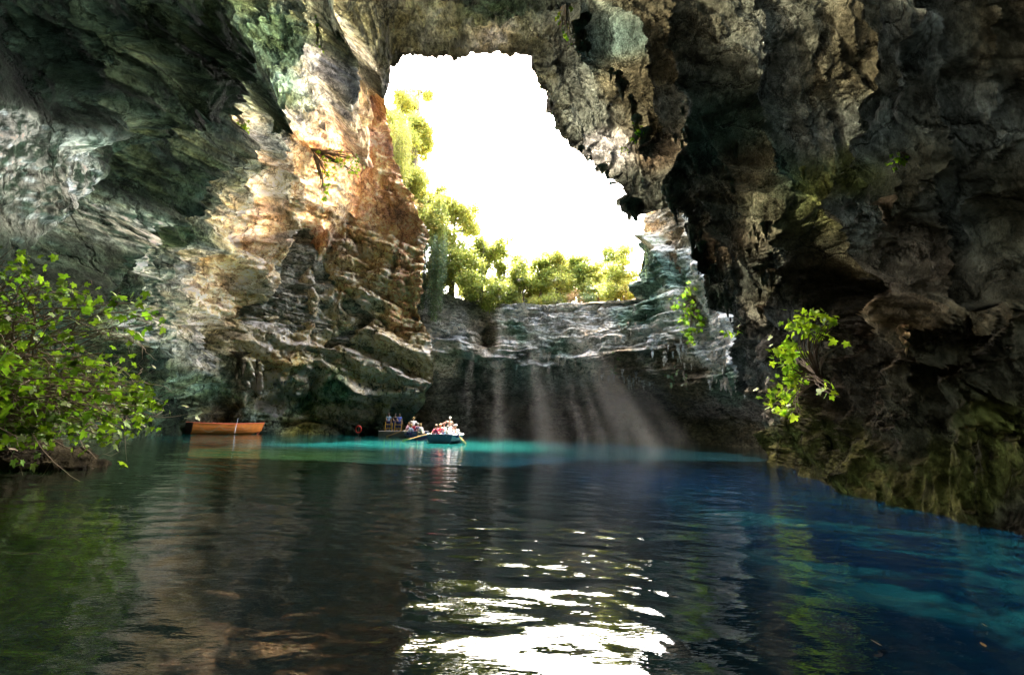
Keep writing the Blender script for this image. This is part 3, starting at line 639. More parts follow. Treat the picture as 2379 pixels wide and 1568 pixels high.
# --- big fig bush leaning over the water on the left
def fig_bush():
    rg = np.random.RandomState(3)
    root = atZ(60, 1075, 0.1); root = np.array([-14.6, 13.2, 0.2])
    e = empty('fig_bush', root, 'large tangled fig bush with bright leaves over the dark water at the left edge', 'bush')
    poly = [(-60,520),(20,535),(70,575),(140,585),(250,665),(375,695),(360,740),(290,840),(345,915),(365,945),(372,985),(330,1000),(250,1015),(120,1030),(-60,1050)]
    tb = Tubes(); tw = Tubes(); lv = Leaves(FIG2D, 4)
    n = 0
    while n < 310:
        x, y = rg.uniform(-60, 410), rg.uniform(520, 1045)
        if not in_poly(np.array([x]), np.array([y]), poly)[0]: continue
        if rg.rand() > (0.20 + 0.70 * (y > 840) + 0.35 * (x < 90) + .3 * (x > 300)): continue
        n += 1
        Y = rg.uniform(9.0, 13.5) if x > 60 else rg.uniform(8.0, 13)
        tip = atY(x, y, Y)
        r0_ = root + np.array([rg.uniform(-3, 1.2), rg.uniform(-3.0, 1.0), rg.uniform(-0.2, 0.8)])
        mid = (r0_ + tip) / 2 + np.array([rg.uniform(-.8, .8), rg.uniform(-.6, .6), rg.uniform(0.5, 2.2)])
        P = curve(r0_, tip, mid, 12, 0.10, rg)
        tb.add(P, np.linspace(rg.uniform(.022, .05), .006, 12), 4)
        for k in range(5, 12):
            if rg.rand() < 0.45:
                o = P[k] + rg.normal(size=3) * np.array([.35, .35, .28]); tw.add(curve(P[k], o, (P[k] + o) / 2 + rg.normal(size=3) * .12, 5, 0, rg), np.linspace(.008, .003, 5), 3)
                lv.add(o + rg.normal(size=(1 + int(y > 840), 3)) * .10, 0.14, 0.5)
        lv.add(tip + rg.normal(size=(3, 3)) * 0.13, 0.16, 0.4)
    for k in range(90):      # bare twigs trailing towards the water
        x, y = rg.uniform(0, 330), rg.uniform(700, 1050); a = atY(x, y, rg.uniform(10, 13)); b = a + np.array([rg.uniform(-1, 1.4), rg.uniform(-.6, .6), rg.uniform(-1.0, 0.6)]); b[2] = max(b[2], 0.03)
        tw.add(curve(a, b, (a + b) / 2 + rg.normal(size=3) * .35, 8, .03, rg), np.linspace(.011, .004, 8), 3)
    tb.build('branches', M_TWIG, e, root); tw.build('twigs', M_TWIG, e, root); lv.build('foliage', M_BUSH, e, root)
fig_bush()
# rock bank under the bush, its tint darkened to hold the shade there
bg_ = np.linspace(0, 2 * math.pi, 160, endpoint=False); bh_ = np.linspace(0, 1, 50)
BK = np.array([[(-15.2 + math.cos(a) * 4.0 * math.cos(t * math.pi / 2) ** .6, 13.9 + math.sin(a) * 1.7 * math.cos(t * math.pi / 2) ** .6, -.3 + 1.25 * t) for t in bh_] for a in bg_]).reshape(-1, 3)
BK += (perlin(BK * 1.3) * .28 + perlin(BK * 3.5) * .14)[:, None] * np.array([1, 1, .8])
kg = np.arange(160 * 50).reshape(160, 50); kg2 = np.roll(kg, -1, 0)
tag(link('bank', np_mesh('bank', BK, np.stack([kg[:, :-1], kg2[:, :-1], kg2[:, 1:], kg[:, 1:]], -1).reshape(-1, 4), {'tint': np.tile(np.array(DBR) * .5, (len(BK), 1))}), M_ROCK), kind='structure')
def wall_plant(name, label, pts, anchor, size, nleaf, mat, shape=FIG2D, lift=0.6, seed=1, cat='plant', cliff_=False, spread=0.35, stem=True, group=None):
    """pts: photo pixels (x, y, radius px) of leafy lumps rooted on the rock at anchor"""
    rg = np.random.RandomState(seed); g = on_cliff if cliff_ else on_shell
    A_, NA_ = g(*anchor); e = empty(name, A_, label, cat, group); lv = Leaves(shape, seed); tb = Tubes()
    for (x, y, r) in pts:
        Pc, Nc = g(x, y); dep = np.linalg.norm(Pc - CAM); rad = r / PF * dep
        n = max(3, int(nleaf * (r / 20.0) ** 2)); cpt = Pc + Nc * lift * 0.6
        q = rg.normal(size=(n, 3)) * rad * 0.5 + cpt + Nc * abs(rg.normal(size=(n, 1))) * lift * spread
        lv.add(q, size, 0.5)
        if stem:
            for k in range(3):
                b = cpt + rg.normal(size=3) * rad * .4; tb.add(curve(A_ - NA_ * .1, b, (A_ + b) / 2 + NA_ * lift * .8 + np.array([0, 0, rg.uniform(-.1, .4)]), 9, .02 * dep / 20, rg), np.linspace(.03, .008, 9) * dep / 25 + .004, 4)
    if stem: tb.build('stems', M_BARK, e, A_)
    lv.build('foliage', mat, e, A_); return e
wall_plant('fig_plant', 'bright lime green fig plant in sunlight on the dark right wall above the water', [(1925,755,14),(1970,755,12),(1900,775,16),(1880,800,18),(1930,785,14),(1955,775,10),(1870,830,20),(1895,835,16),(1925,830,10),
  (1860,860,18),(1890,860,18),(1880,885,14),(1895,905,10),(1860,925,18),(1885,940,16),(1840,945,16),(1900,925,10),(1880,965,10),(1895,975,7),(1930,870,8),(1945,890,6),(1985,930,7),(1975,900,4),(2010,815,6)], (1905,880), 0.22, 46, M_FIG, lift=0.8, seed=21)
wall_plant('fig_plant', 'fig shrub with dark twigs growing out of the tan left wall', [(745,350,16),(770,350,14),(790,345,10),(812,345,10),(815,370,14),(812,395,12),(750,375,14),(742,400,16),(748,425,14),(740,445,8),(775,365,12),(825,410,5),(735,465,5),(720,350,12)], (720,345), 0.34, 34, M_FIG, lift=1.6, seed=22)
wall_plant('hanging_plant', 'small yellow green tuft on the pale buttress edge of the left wall', [(548,275,11),(553,290,8)], (548,270), 0.26, 60, M_FIG, lift=0.5, seed=23)
wall_plant('hanging_plant', 'tall green climber on the white rock right of the back cliff', [(1610,670,12),(1600,690,12),(1585,715,14),(1610,720,18),(1600,745,16),(1625,735,18),(1630,760,14),(1612,775,14),(1615,795,10),(1640,745,14)], (1615,700), 0.36, 34, M_FIG, lift=0.8, seed=24, cliff_=True)
wall_plant('hanging_plant', 'small leafy sprig at the edge of the white rock on the right', [(1725,765,8),(1735,772,6)], (1730,760), 0.24, 50, M_FIG, lift=0.5, seed=25)
wall_plant('hanging_plant', 'sparse green sprigs under the dark roof right of the sky opening', [(1485,300,8),(1500,308,8),(1475,320,6),(1490,325,5),(1460,348,6),(1470,352,4)], (1490,310), 0.24, 60, M_FIG, lift=0.5, seed=26)
wall_plant('hanging_plant', 'single glowing sprig high on the dark right wall', [(2112,368,9),(2105,390,7)], (2112,365), 0.13, 60, M_FIG, lift=0.25, seed=27)
wall_plant('ivy', 'ivy trailing down the roof above the sky opening', [(1300,20,8),(1310,40,8),(1318,60,10),(1325,80,8),(1330,95,6),(1320,30,8),(1305,75,5),(1328,10,8)], (1315,10), 0.24, 40, M_FIG, lift=0.4, seed=28)
wall_plant('ivy', 'thin strand of ivy on the roof left of the sky opening', [(735,100,4),(742,115,4),(738,90,4),(730,50,3),(728,35,3)], (735,60), 0.2, 90, M_FIG, lift=0.3, seed=29)
wall_plant('fern', 'dark ferns hanging under the ledge of the back cliff on the right', [(1580,860,10),(1600,870,10),(1570,885,8),(1560,870,7),(1600,895,7)], (1585,860), 0.4, 34, M_VINE, OVAL2D, 0.5, 31, cliff_=True)
wall_plant('fern', 'green fern tuft low on the back cliff between hanging stalactites', [(1430,830,7),(1432,850,7),(1428,865,5)], (1430,830), 0.35, 44, M_VINE, OVAL2D, 0.4, 32, cliff_=True)
wall_plant('moss_cushion', 'yellow green moss cushion below the bright fig plant on the right wall', [(1820,950,12),(1835,955,10),(1845,965,9)], (1830,955), 0.09, 300, M_VINE, OVAL2D, 0.15, 33, cat='moss', stem=False)
wall_plant('hanging_plant', 'wispy plant on the sky edge of the right rim, topmost', [(1275,212,10),(1268,205,6),(1290,265,7)], (1272,208), 0.2, 40, M_VINE, OVAL2D, 0.8, 34)
wall_plant('hanging_plant', 'wispy plant on the sky edge of the right rim, near the hanging point', [(1428,425,12),(1420,440,9),(1412,410,6)], (1432,425), 0.22, 40, M_VINE, OVAL2D, 1.0, 35)
wall_plant('grass_tuft', 'round tuft of dry brown grass on the rim of the orange wall', [(982,468,13),(978,472,9)], (975,470), 0.5, 260, M_DRY, np.array([(0,0),(.05,.5),(0,1),(-.05,.5)]), 0.7, 36, cat='grass', stem=False, spread=.2)

# --- trees beyond the rim
def tree(base, height, spread, label, mat, seed, lean=(0, 0), nl=8000, group='trees along the rim of the cave', leaf=0.22, clear=0.12, name='tree', stems=1):
    rg = np.random.RandomState(seed); base = np.array(base, float)
    e = empty(name, base, label, 'tree', group); tb = Tubes(); lv = Leaves(OVAL2D, seed); tips = []
    for s_ in range(stems):
        b0 = base + np.array([rg.uniform(-.5, .5), rg.uniform(-.4, .4), -0.4]) * (stems > 1) + np.array([0, 0, -.4])
        top = base + np.array([lean[0] + rg.uniform(-.25, .25) * spread * (stems > 1), lean[1], height * 0.80])
        T_ = curve(b0, top, (b0 + top) / 2 + np.array([rg.uniform(-.5, .5), rg.uniform(-.5, .5), 0]), 12, .08, rg)
        tb.add(T_, np.linspace(0.028 * height / math.sqrt(stems), 0.02, 12), 6)
        for k in range(int(13 / math.sqrt(stems))):
            t = rg.uniform(clear, 1); i = int(t * 11); a = T_[i]; ang = rg.uniform(0, 2 * math.pi); L_ = spread * rg.uniform(.45, 1.0) * (1.15 - 0.6 * abs(t - .5))
            bnd = a + np.array([math.cos(ang) * L_, math.sin(ang) * L_, rg.uniform(.05, .5) * L_])
            B = curve(a, bnd, (a + bnd) / 2 + np.array([0, 0, -.08 * L_]) + rg.normal(size=3) * .2, 9, .07, rg); tb.add(B, np.linspace(0.011 * height, .012, 9), 4)
            for j in range(3):
                i2 = rg.randint(3, 9); L2 = L_ * rg.uniform(.25, .55); en_ = B[i2] + rg.normal(size=3) * L2 * .6 + np.array([0, 0, .25 * L2])
                tb.add(curve(B[i2], en_, (B[i2] + en_) / 2 + rg.normal(size=3) * .1, 6, .03, rg), np.linspace(.022, .008, 6), 3); tips.append((en_, L2))
            tips.append((bnd, L_ * .3))
    per = max(10, int(1.7 * nl) // len(tips))
    for tp_, L2 in tips:
        for c in range(3):
            cc = tp_ + rg.normal(size=3) * 0.28 * max(L2, .5); lv.add(cc + rg.normal(size=(per // 3, 3)) * np.array([.42, .42, .34]) * min(1.2, 0.6 + L2 * .5), leaf, 0.2)
    tb.build('trunk', M_BARK, e, base); lv.build('crown', mat, e, base)
    return e
def gz(x, y):
    d = np.hypot(G0[:, 0] - x, G0[:, 1] - y); return G0[np.argmin(d), 2]
def tree_px(px_, Y, ytop, spread, label, mat, seed, **k):
    """stands on the ground where photo column px_ crosses distance Y; its top reaches photo row ytop"""
    P = atY(px_, 640, Y); z0 = gz(P[0], P[1]); top = atY(px_, ytop, Y)[2]
    return tree((P[0], P[1], z0), top - z0, spread, label, mat, seed, **k)
tree_px(1215, 61, 572, 1.7, 'slender pale tree at the left end of the row above the back cliff', M_OAK, 41, clear=.35, stems=2)
tree_px(1256, 62, 553, 1.7, 'tall slender tree second from the left in the row above the back cliff', M_OAK, 42, clear=.4, stems=2)
tree_px(1300, 61, 566, 1.6, 'thin multi stemmed tree in the middle of the row above the back cliff', M_YEL, 43, clear=.4, stems=3)
tree_px(1342, 62, 566, 1.7, 'thin multi stemmed tree right of the middle of the row above the back cliff', M_OAK, 44, clear=.4, stems=3)
tree_px(1388, 61, 576, 1.6, 'pale bushy tree second from the right in the row above the back cliff', M_YEL, 45, clear=.35, stems=3)
tree_px(1448, 58, 532, 2.3, 'broad leaning tree at the right end of the row beside the green curtain', M_OAK, 46, clear=.15, nl=14000, stems=2)
tree_px(1120, 58.5, 492, 3.3, 'gnarled spreading tree with dark bare branches left above the back cliff', M_OAK, 47, clear=.15, nl=22000)
tree_px(1172, 60, 592, 1.9, 'low round tree between the gnarled tree and the row', M_OAK, 52, clear=.1, nl=6000)
tree_px(1052, 58.5, 420, 3.4, 'tall leafy tree behind the dry grass tuft on the orange rim', M_YEL, 48, clear=.1, nl=22000)
tree_px(1000, 58.5, 370, 2.8, 'pale yellow tree rising behind the orange wall, below the highest tree', M_YEL, 49, clear=.1, nl=18000)
tree_px(940, 58.5, 75, 5.4, 'highest tree with golden foliage against the sky at the top of the orange wall', M_YEL, 50, clear=.1, nl=50000, lean=(0.4, 0), leaf=.24)
tree_px(905, 58.5, 150, 4.4, 'golden leafy tree pressed to the orange wall left of the highest tree', M_YEL, 51, clear=.15, nl=24000)
def shrub(px_, py_, Y, r, label, mat, seed, hz=0.7):
    rg = np.random.RandomState(seed); P = atY(px_, py_, Y); P[2] = gz(P[0], P[1]) if Y > 57 else P[2]; e = empty('shrub', P, label, 'shrub', 'shrubs along the cliff top'); lv = Leaves(OVAL2D, seed); tb = Tubes()
    for k in range(16):
        d = rg.normal(size=3) * r * np.array([.6, .45, .35]) + np.array([0, 0, r * hz]); tb.add(curve(P, P + d, P + d * .5 + rg.normal(size=3) * .1, 6, .02, rg), np.linspace(.03, .008, 6), 3)
        lv.add(P + d + rg.normal(size=(70, 3)) * r * .24, .15, .3)
    tb.build('stems', M_BARK, e, P); lv.build('foliage', mat, e, P)
for i, (x_, Y_, r_s, lab, mt) in enumerate([(1165,59.5,1.0,'low shrub on the cliff top at the foot of the low round tree',M_YEL),(1200,60,0.9,'small shrub on the cliff top under the leftmost slender tree',M_OAK),(1240,59,0.9,'low yellowish shrub on the cliff top left of the middle',M_YEL),
     (1285,58.6,1.1,'dark shrub on the cliff top in the middle of the row',M_OAK),(1335,58.4,1.0,'brownish shrub overhanging the cliff edge right of the middle',M_DRY),(1375,57.5,1.0,'grey green shrub on the cliff edge under the pale bushy tree',M_VINE),(1415,56.5,1.0,'green shrub on the cliff edge left of the broad leaning tree',M_OAK),
     (1455,55.5,1.1,'yellow shrub on the cliff edge under the broad leaning tree',M_YEL),(1120,59,1.1,'dark shrub under the gnarled spreading tree',M_OAK),(1070,58.4,1.3,'leafy shrub at the foot of the tall leafy tree',M_OAK),(1045,59.5,2.1,'big shrub filling the gap left of the tall leafy tree foot',M_YEL),(1143,61,1.9,'big shrub behind the gnarled spreading tree',M_YEL)]):
    shrub(x_, 680, Y_, r_s, lab, mt, 60 + i)
for i, (x_, yt, mt, lab) in enumerate(((1085,560,M_OAK,'dense tree filling in between the tall leafy tree and the gnarled tree'),(1190,612,M_YEL,'low dense tree in the back row, leftmost'),(1235,600,M_OAK,'low dense tree in the back row, second from the left'),(1278,598,M_YEL,'low dense tree in the back row, third from the left'),
      (1322,600,M_OAK,'low dense tree in the back row, third from the right'),(1366,602,M_YEL,'low dense tree in the back row, second from the right'),(1412,585,M_OAK,'low dense tree in the back row, rightmost'))):
    tree_px(x_, 66, yt, 2.6, lab, mt, 120 + i, clear=.02, nl=9000, leaf=.26)
tree_px(930, 57.8, 230, 3.6, 'golden tree directly under the highest tree, against the orange wall', M_YEL, 140, clear=.02, nl=26000, leaf=.24)
tree_px(958, 59.5, 310, 3.2, 'golden tree filling the gap below the highest tree on its right side', M_YEL, 141, clear=.02, nl=22000, leaf=.24)
def curtain(name, label, x0, x1, y0, y1, Y, n, seed, mat, taper=0.5):
    rg = np.random.RandomState(seed); A_ = atY((x0 + x1) / 2, y0, Y); e = empty(name, A_, label, 'vine', 'hanging green curtains'); lv = Leaves(OVAL2D, seed); tb = Tubes()
    for k in range(n):
        x = rg.uniform(x0, x1); a = atY(x, y0 + rg.uniform(-15, 30), Y + rg.uniform(-.8, .8)); L_ = (y1 - y0) * rg.uniform(taper, 1.0) / PF * Y
        b = a + np.array([rg.uniform(-.25, .25), rg.uniform(-.3, .3), -L_]); P = curve(a, b, (a + b) / 2 + rg.normal(size=3) * .12, 14, .04, rg); tb.add(P, .012, 3)
        q = P[rg.randint(0, 14, int(L_ * 26))]; lv.add(q + rg.normal(size=q.shape) * np.array([.12, .12, .2]), .14, 1.2)
    tb.build('stems', M_BARK, e, A_); lv.build('foliage', mat, e, A_)
curtain('hanging_vines', 'long green curtain of vines hanging beside the right end of the tree row', 1496, 1535, 560, 735, 50.5, 34, 71, M_VINE)
curtain('hanging_vines', 'pale green vines hanging on the orange rim below the highest tree', 905, 955, 300, 440, 53, 60, 73, M_YEL)
curtain('hanging_vines', 'sunlit vines draped down the rim beside the dry grass tuft', 984, 1040, 470, 640, 55.5, 70, 74, M_OAK)
curtain('hanging_vines', 'dark leafy vines falling behind the lower edge of the orange wall', 985, 1040, 560, 745, 54.5, 60, 72, M_VINE)

# ================================================================== stalactites fused to the rock
def stalactites(name, spots, seed, mat):
    rg = np.random.RandomState(seed); V = []; F = []; T_ = []; n = 0
    for P, L_, rad, col in spots:
        k, m = 8, 9; th = np.arange(k) * 2 * math.pi / k; bend = rg.normal(size=2) * .08 * L_
        for j in range(m):
            t = j / (m - 1); r = rad * (1 - t) ** 0.75 * (1 + .25 * rg.normal()) * (1.35 if j == 0 else 1) + .004
            ring = np.stack([np.cos(th) * r * (1 + .2 * rg.normal(size=k)), np.sin(th) * r * (1 + .2 * rg.normal(size=k)), np.full(k, 0.35 * rad * 2 - t * L_)], 1)
            ring[:, 0] += bend[0] * t * t; ring[:, 1] += bend[1] * t * t; V.append(ring + P)
        g = n + np.arange(m * k).reshape(m, k); F.append(np.stack([g[:-1], np.roll(g, -1, 1)[:-1], np.roll(g, -1, 1)[1:], g[1:]], -1).reshape(-1, 4)); n += m * k
        T_.append(np.tile(col, (m * k, 1)) * rg.uniform(.7, 1.2))
    o = link(name, np_mesh(name, np.concatenate(V), np.concatenate(F), {'tint': np.clip(np.concatenate(T_), 0, 1)}), mat); tag(o, kind='structure')
rg = np.random.RandomState(90); sp_ = []
def row(pl, n, lmin, lmax, rmul, col, jit=8, cl=True):
    for k in range(n):
        t = rg.uniform(0, len(pl) - 1 - 1e-6); i = int(t); f = t - i; x = pl[i][0] * (1 - f) + pl[i+1][0] * f + rg.normal() * jit * .5; y = pl[i][1] * (1 - f) + pl[i+1][1] * f + rg.normal() * jit
        P, N_ = (on_cliff if cl else on_shell)(x, y); L_ = rg.uniform(lmin, lmax) * rg.uniform(.5, 1); sp_.append((P + N_ * .05, L_, L_ * rg.uniform(.10, .2) * rmul, np.array(col)))
row([(1180,860),(1280,860),(1350,865),(1440,880),(1520,880)], 70, .4, 1.5, 1, GREY)
row([(1250,815),(1300,830),(1340,840)], 26, .4, 1.4, 1.1, PALE, 5)
row([(1500,785),(1560,800),(1600,810)], 26, .5, 1.8, .9, WHITE, 9); row([(1540,820),(1620,835),(1680,830)], 22, .5, 1.7, .9, PALE, 9)
row([(1650,870),(1700,880),(1740,900)], 22, .5, 1.6, .9, WHITE, 9); row([(1040,855),(1120,860)], 14, .3, .9, 1, GREY, 6)
row([(1300,770),(1420,790),(1500,740)], 26, .3, .9, 1, PALE, 12); row([(1540,560),(1580,620)], 10, .5, 1.4, 1.6, BROWN, 12)
stalactites('stalactites', sp_, 91, M_CLIFF)
sp_ = []
row([(1246,190),(1275,235)], 3, .8, 1.6, 1.5, DGREY, 3, False); row([(1290,262),(1345,350),(1385,372),(1432,420)], 7, .4, 1.3, 1.8, DGREY, 4, False)
row([(1450,455),(1469,484),(1485,480)], 7, .8, 2.2, 2.2, DGREY, 5, False)
row([(1380,80),(1340,60),(1440,170),(1490,320)], 26, .8, 2.6, 1.2, DGREY, 10, False); row([(1530,430),(1600,500),(1640,600),(1700,720)], 40, .6, 2.0, 1.1, DGREY, 18, False)
row([(1560,250),(1640,330),(1720,430)], 30, .7, 2.0, 1.1, DGREY, 25, False); row([(1740,500),(1800,620),(1760,700)], 24, .4, 1.4, 1, BROWN, 20, False)
row([(1850,380),(1880,400)], 6, .5, 1.2, 1.2, MOSS, 8, False); row([(2090,760),(2120,790)], 6, .3, .8, 1.2, OCH, 8, False); row([(2230,740),(2260,760)], 6, .25, .6, 1.2, BROWN, 8, False)
row([(975,905),(930,905),(860,900),(700,880),(620,890)], 34, .3, .9, 1.3, GREY, 4, False)
for x, y, L_, r_s in ((545,822,2.6,.42),(590,838,2.4,.22),(553,835,1.6,.3),(2112,480,.8,.16)):
    P, N_ = on_shell(x, y); sp_.append((P + N_ * .5, L_, r_s, np.array(BROWN)))
stalactites('stalactites', sp_, 92, M_ROCK)

# ================================================================== boats
M_ORANGE = plain('orange_paint', (0.85, 0.27, 0.05), .45, .4, .25, 3); M_ORED = plain('red_orange_paint', (0.80, 0.17, 0.06), .5, .4, .2, 4)
M_DKRED = plain('dark_red_paint_and_shade', (0.045, 0.012, 0.010), .5, .4, .3, 4); M_NAVY = plain('navy_paint', (0.012, 0.035, 0.085), .4, .4, .3, 3); M_BLUE = plain('blue_paint', (0.03, 0.09, 0.24), .4, .4, .3, 3)
M_WHITE = plain('white_paint', (0.75, 0.75, 0.75), .5, .4, .08, 6); M_WOOD = plain('oar_wood', (0.45, 0.27, 0.10), .6, .3, .25, 5); M_ROPE = plain('rope', (0.5, 0.42, 0.25), .9, .1, .2, 30)
def loft(stations, closed=False):
    V = np.concatenate(stations); k = len(stations[0]); m = len(stations); g = np.arange(m * k).reshape(m, k)
    return V, np.stack([g[:-1, :-1], g[1:, :-1], g[1:, 1:], g[:-1, 1:]], -1).reshape(-1, 4)
def boxm(bm, x0, x1, y0, y1, z0, z1, bev=0.01):
    r = bmesh.ops.create_cube(bm, size=1); vs = r['verts']
    for v in vs: v.co = Vector(((x0 + x1) / 2 + v.co.x * (x1 - x0), (y0 + y1) / 2 + v.co.y * (y1 - y0), (z0 + z1) / 2 + v.co.z * (z1 - z0)))
    if bev: bmesh.ops.bevel(bm, geom=list({e for v in vs for e in v.link_edges}), offset=bev, segments=1, affect='EDGES')
def bm_obj(name, bm, mat, parent=None, sm=False):
    me = bpy.data.meshes.new(name); bm.to_mesh(me); bm.free()
    for p in me.polygons: p.use_smooth = sm
    return link(name, me, mat, parent)
def boat(name, label, loc, rz, Lb, beam, free, mh, mi, mt, mg, group=None):
    """local +x towards the bow, z = 0 waterline"""
    e = empty(name, loc, label, 'boat', group, rz); ns = 25
    def half(t): return beam / 2 * (0.80 + 0.20 * math.sin(min(1, t * 2.2) * math.pi / 2)) * (1 - max(0, (t - .42) / .58) ** 2.3) + .015
    def sheer(t): return free * (1 + 0.16 * (1 - t) ** 3 * .6 + 0.42 * max(0, t - .35) ** 2)
    def sec(t, inset):
        x = -Lb / 2 + t * Lb + (0.10 * Lb * .5 * t ** 6); hw = max(.004, half(t) - inset); zs = sheer(t); zk = -.18 * (1 - t ** 5) + inset * 1.2 + .25 * t ** 8; pts = []
        npl = 5
        for j in range(npl):
            for s_ in (0, 1):
                u = (j + s_) / npl; step = 0 if inset else (.014 if s_ == 1 else 0)
                y = hw * math.sin(u ** .8 * math.pi / 2) ** .7 if u > 0 else 0; z = zk + (zs - zk) * (1 - math.cos(u * math.pi / 2)) ** .85
                pts.append((x - .10 * Lb * .3 * (1 - u) * t ** 4, y + step, z))
        P = np.array(pts); Q = P.copy(); Q[:, 1] *= -1; return np.vstack([Q[::-1], P])
    out = [sec(t, 0) for t in np.linspace(0, 1, ns)]; inn = [sec(t, .035) for t in np.linspace(0.01, .985, ns)]
    V, F = loft(out); link('hull', np_mesh('hull', V, F, None, False), mh, e)
    V, F = loft(inn); link('lining', np_mesh('lining', V, F[:, ::-1], None, False), mi, e)
    for s_ in (1, -1):
        tb = Tubes(); P = np.array([[out[i][-1][0], out[i][-1][1] * s_, out[i][-1][2] + .012] for i in range(ns)]); tb.add(P, .034, 6); tb.build('gunwale', mg, e)
    st = out[0]; bm = bmesh.new(); vs = [bm.verts.new(p) for p in st]
    f = bm.faces.new(vs); r = bmesh.ops.extrude_face_region(bm, geom=[f]); bmesh.ops.translate(bm, verts=[v for v in r['geom'] if isinstance(v, bmesh.types.BMVert)], vec=(-.045, 0, 0))
    bm_obj('transom', bm, mt, e)
    for x in (-.30, -.05, .18):
        bm = bmesh.new(); hw = half(.5 + x) - .04; boxm(bm, x * Lb - .13, x * Lb + .13, -hw, hw, free * .52, free * .52 + .035); bm_obj('seat', bm, mi, e)
    tb = Tubes(); bw = out[-1]; tb.add(np.array([[Lb * .43, 0, -.15], [Lb * .49, 0, .1], [Lb * .535, 0, sheer(1) * .6], [bw[0][0] + .03, 0, sheer(1) + .06]]), [.04, .045, .045, .04], 6); tb.build('stem_post', mg, e)
    return e, sheer, half
def rope(e, pts, r=.012):
    tb = Tubes(); tb.add(np.array(pts), r, 5); return tb.build('rope', M_ROPE, e)
ob_loc = atZ(524, 1007.5); ob_rz = R(50)
eo, _, _ = boat('rowing_boat', 'empty orange wooden rowing boat moored below the left wall', (ob_loc[0], ob_loc[1], 0), ob_rz, 5.8, 2.1, .85, M_ORANGE, M_ORED, M_DKRED, M_ORED)  # dark red transom: its shadow is put into the paint colour
b2_ = atZ(434, 1006); boat('rowing_boat', 'dark red rowing boat seen end on, just left of the orange one', (b2_[0], b2_[1] + 2, 0), R(120), 5.2, 2.0, .85, M_DKRED, M_ORED, M_DKRED, M_ORED, 'boats moored below the left wall')
for a, b_, dp in ((-2.5, -1.0, .5), (-1.0, .3, .30), (.8, 1.7, .22)):
    t = np.linspace(0, 1, 12); rope(eo, [(a + (b_ - a) * k, -1.14 + .12 * max(0, (a + (b_ - a) * k)) , .68 - dp * math.sin(math.pi * k)) for k in t])
bm = bmesh.new(); boxm(bm, -1.6, -.9, -.5, .1, .62, .78, .05); boxm(bm, -.4, .1, -.6, -.2, .6, .74, .04); bm_obj('canvas_bundle', bm, M_WHITE, eo)
def oar(a, b, label, seed=0, blade=1.0, group=None, mat=None):
    a = np.array(a, float); b = np.array(b, float); e = empty('oar', a, label, 'oar', group)
    d = (b - a) / np.linalg.norm(b - a); L_ = np.linalg.norm(b - a); tb = Tubes(); tb.add(np.array([a, a + d * L_ * .5, b - d * blade]), [.022, .03, .026], 7); tb.build('shaft', mat or M_WOOD, e, a)
    s = np.cross(d, [0, 0, 1]); s /= np.linalg.norm(s); up = np.cross(s, d); P = []
    for t, wdt in ((0, .03), (.25, .07), (.6, .085), (1, .075)):
        c = b - d * blade * (1 - t); th_ = .014
        P.append(np.array([c + up * wdt, c + s * th_, c - up * wdt, c - s * th_, c + up * wdt]))
    V, F = loft(P); link('blade', np_mesh('blade', V - a, F, None, False), mat or M_WOOD, e); return e
oa = atY(553, 972, ob_loc[1] - .4); ob2 = atY(545, 1006, ob_loc[1] - 1.1); oar(ob2, oa, 'bleached oar standing upright against the side of the orange rowing boat', blade=.9, mat=M_WHITE)
fb = atZ(1034, 1029); fb_h = R(84); rb = atZ(961, 1017.5); rb_h = R(107)
ef, _, _ = boat('rowing_boat', 'dark navy rowing boat full of passengers, nearest of the two tour boats', (fb[0], fb[1] + 1.6, 0), fb_h, 5.4, 2.3, .60, M_NAVY, M_BLUE, M_NAVY, M_WHITE, 'tour boats in the sunlight')
er, _, _ = boat('rowing_boat', 'blue rowing boat with white rail and passengers, behind the navy one', (rb[0], rb[1] + 0.9, 0), rb_h, 5.2, 2.2, .60, M_BLUE, M_BLUE, M_BLUE, M_WHITE, 'tour boats in the sunlight')
def oar_px(p, q, Ya, za_, Yb, label):
    a = atY(p[0], p[1], Ya); b = atZ(q[0], q[1], 0.03); return oar(a, b, label, group='oars of the tour boats')
oar_px((1003,1006), (934,1024), 35.5, 0, 0, 'long wooden oar reaching left from the navy boat to the turquoise water')
oar_px((1066,1013), (1083,1031), 35.0, 0, 0, 'short looking wooden oar dipping right of the navy boat')
oar_px((938,999), (897,1014.5), 43, 0, 0, 'wooden oar reaching left from the blue boat behind')

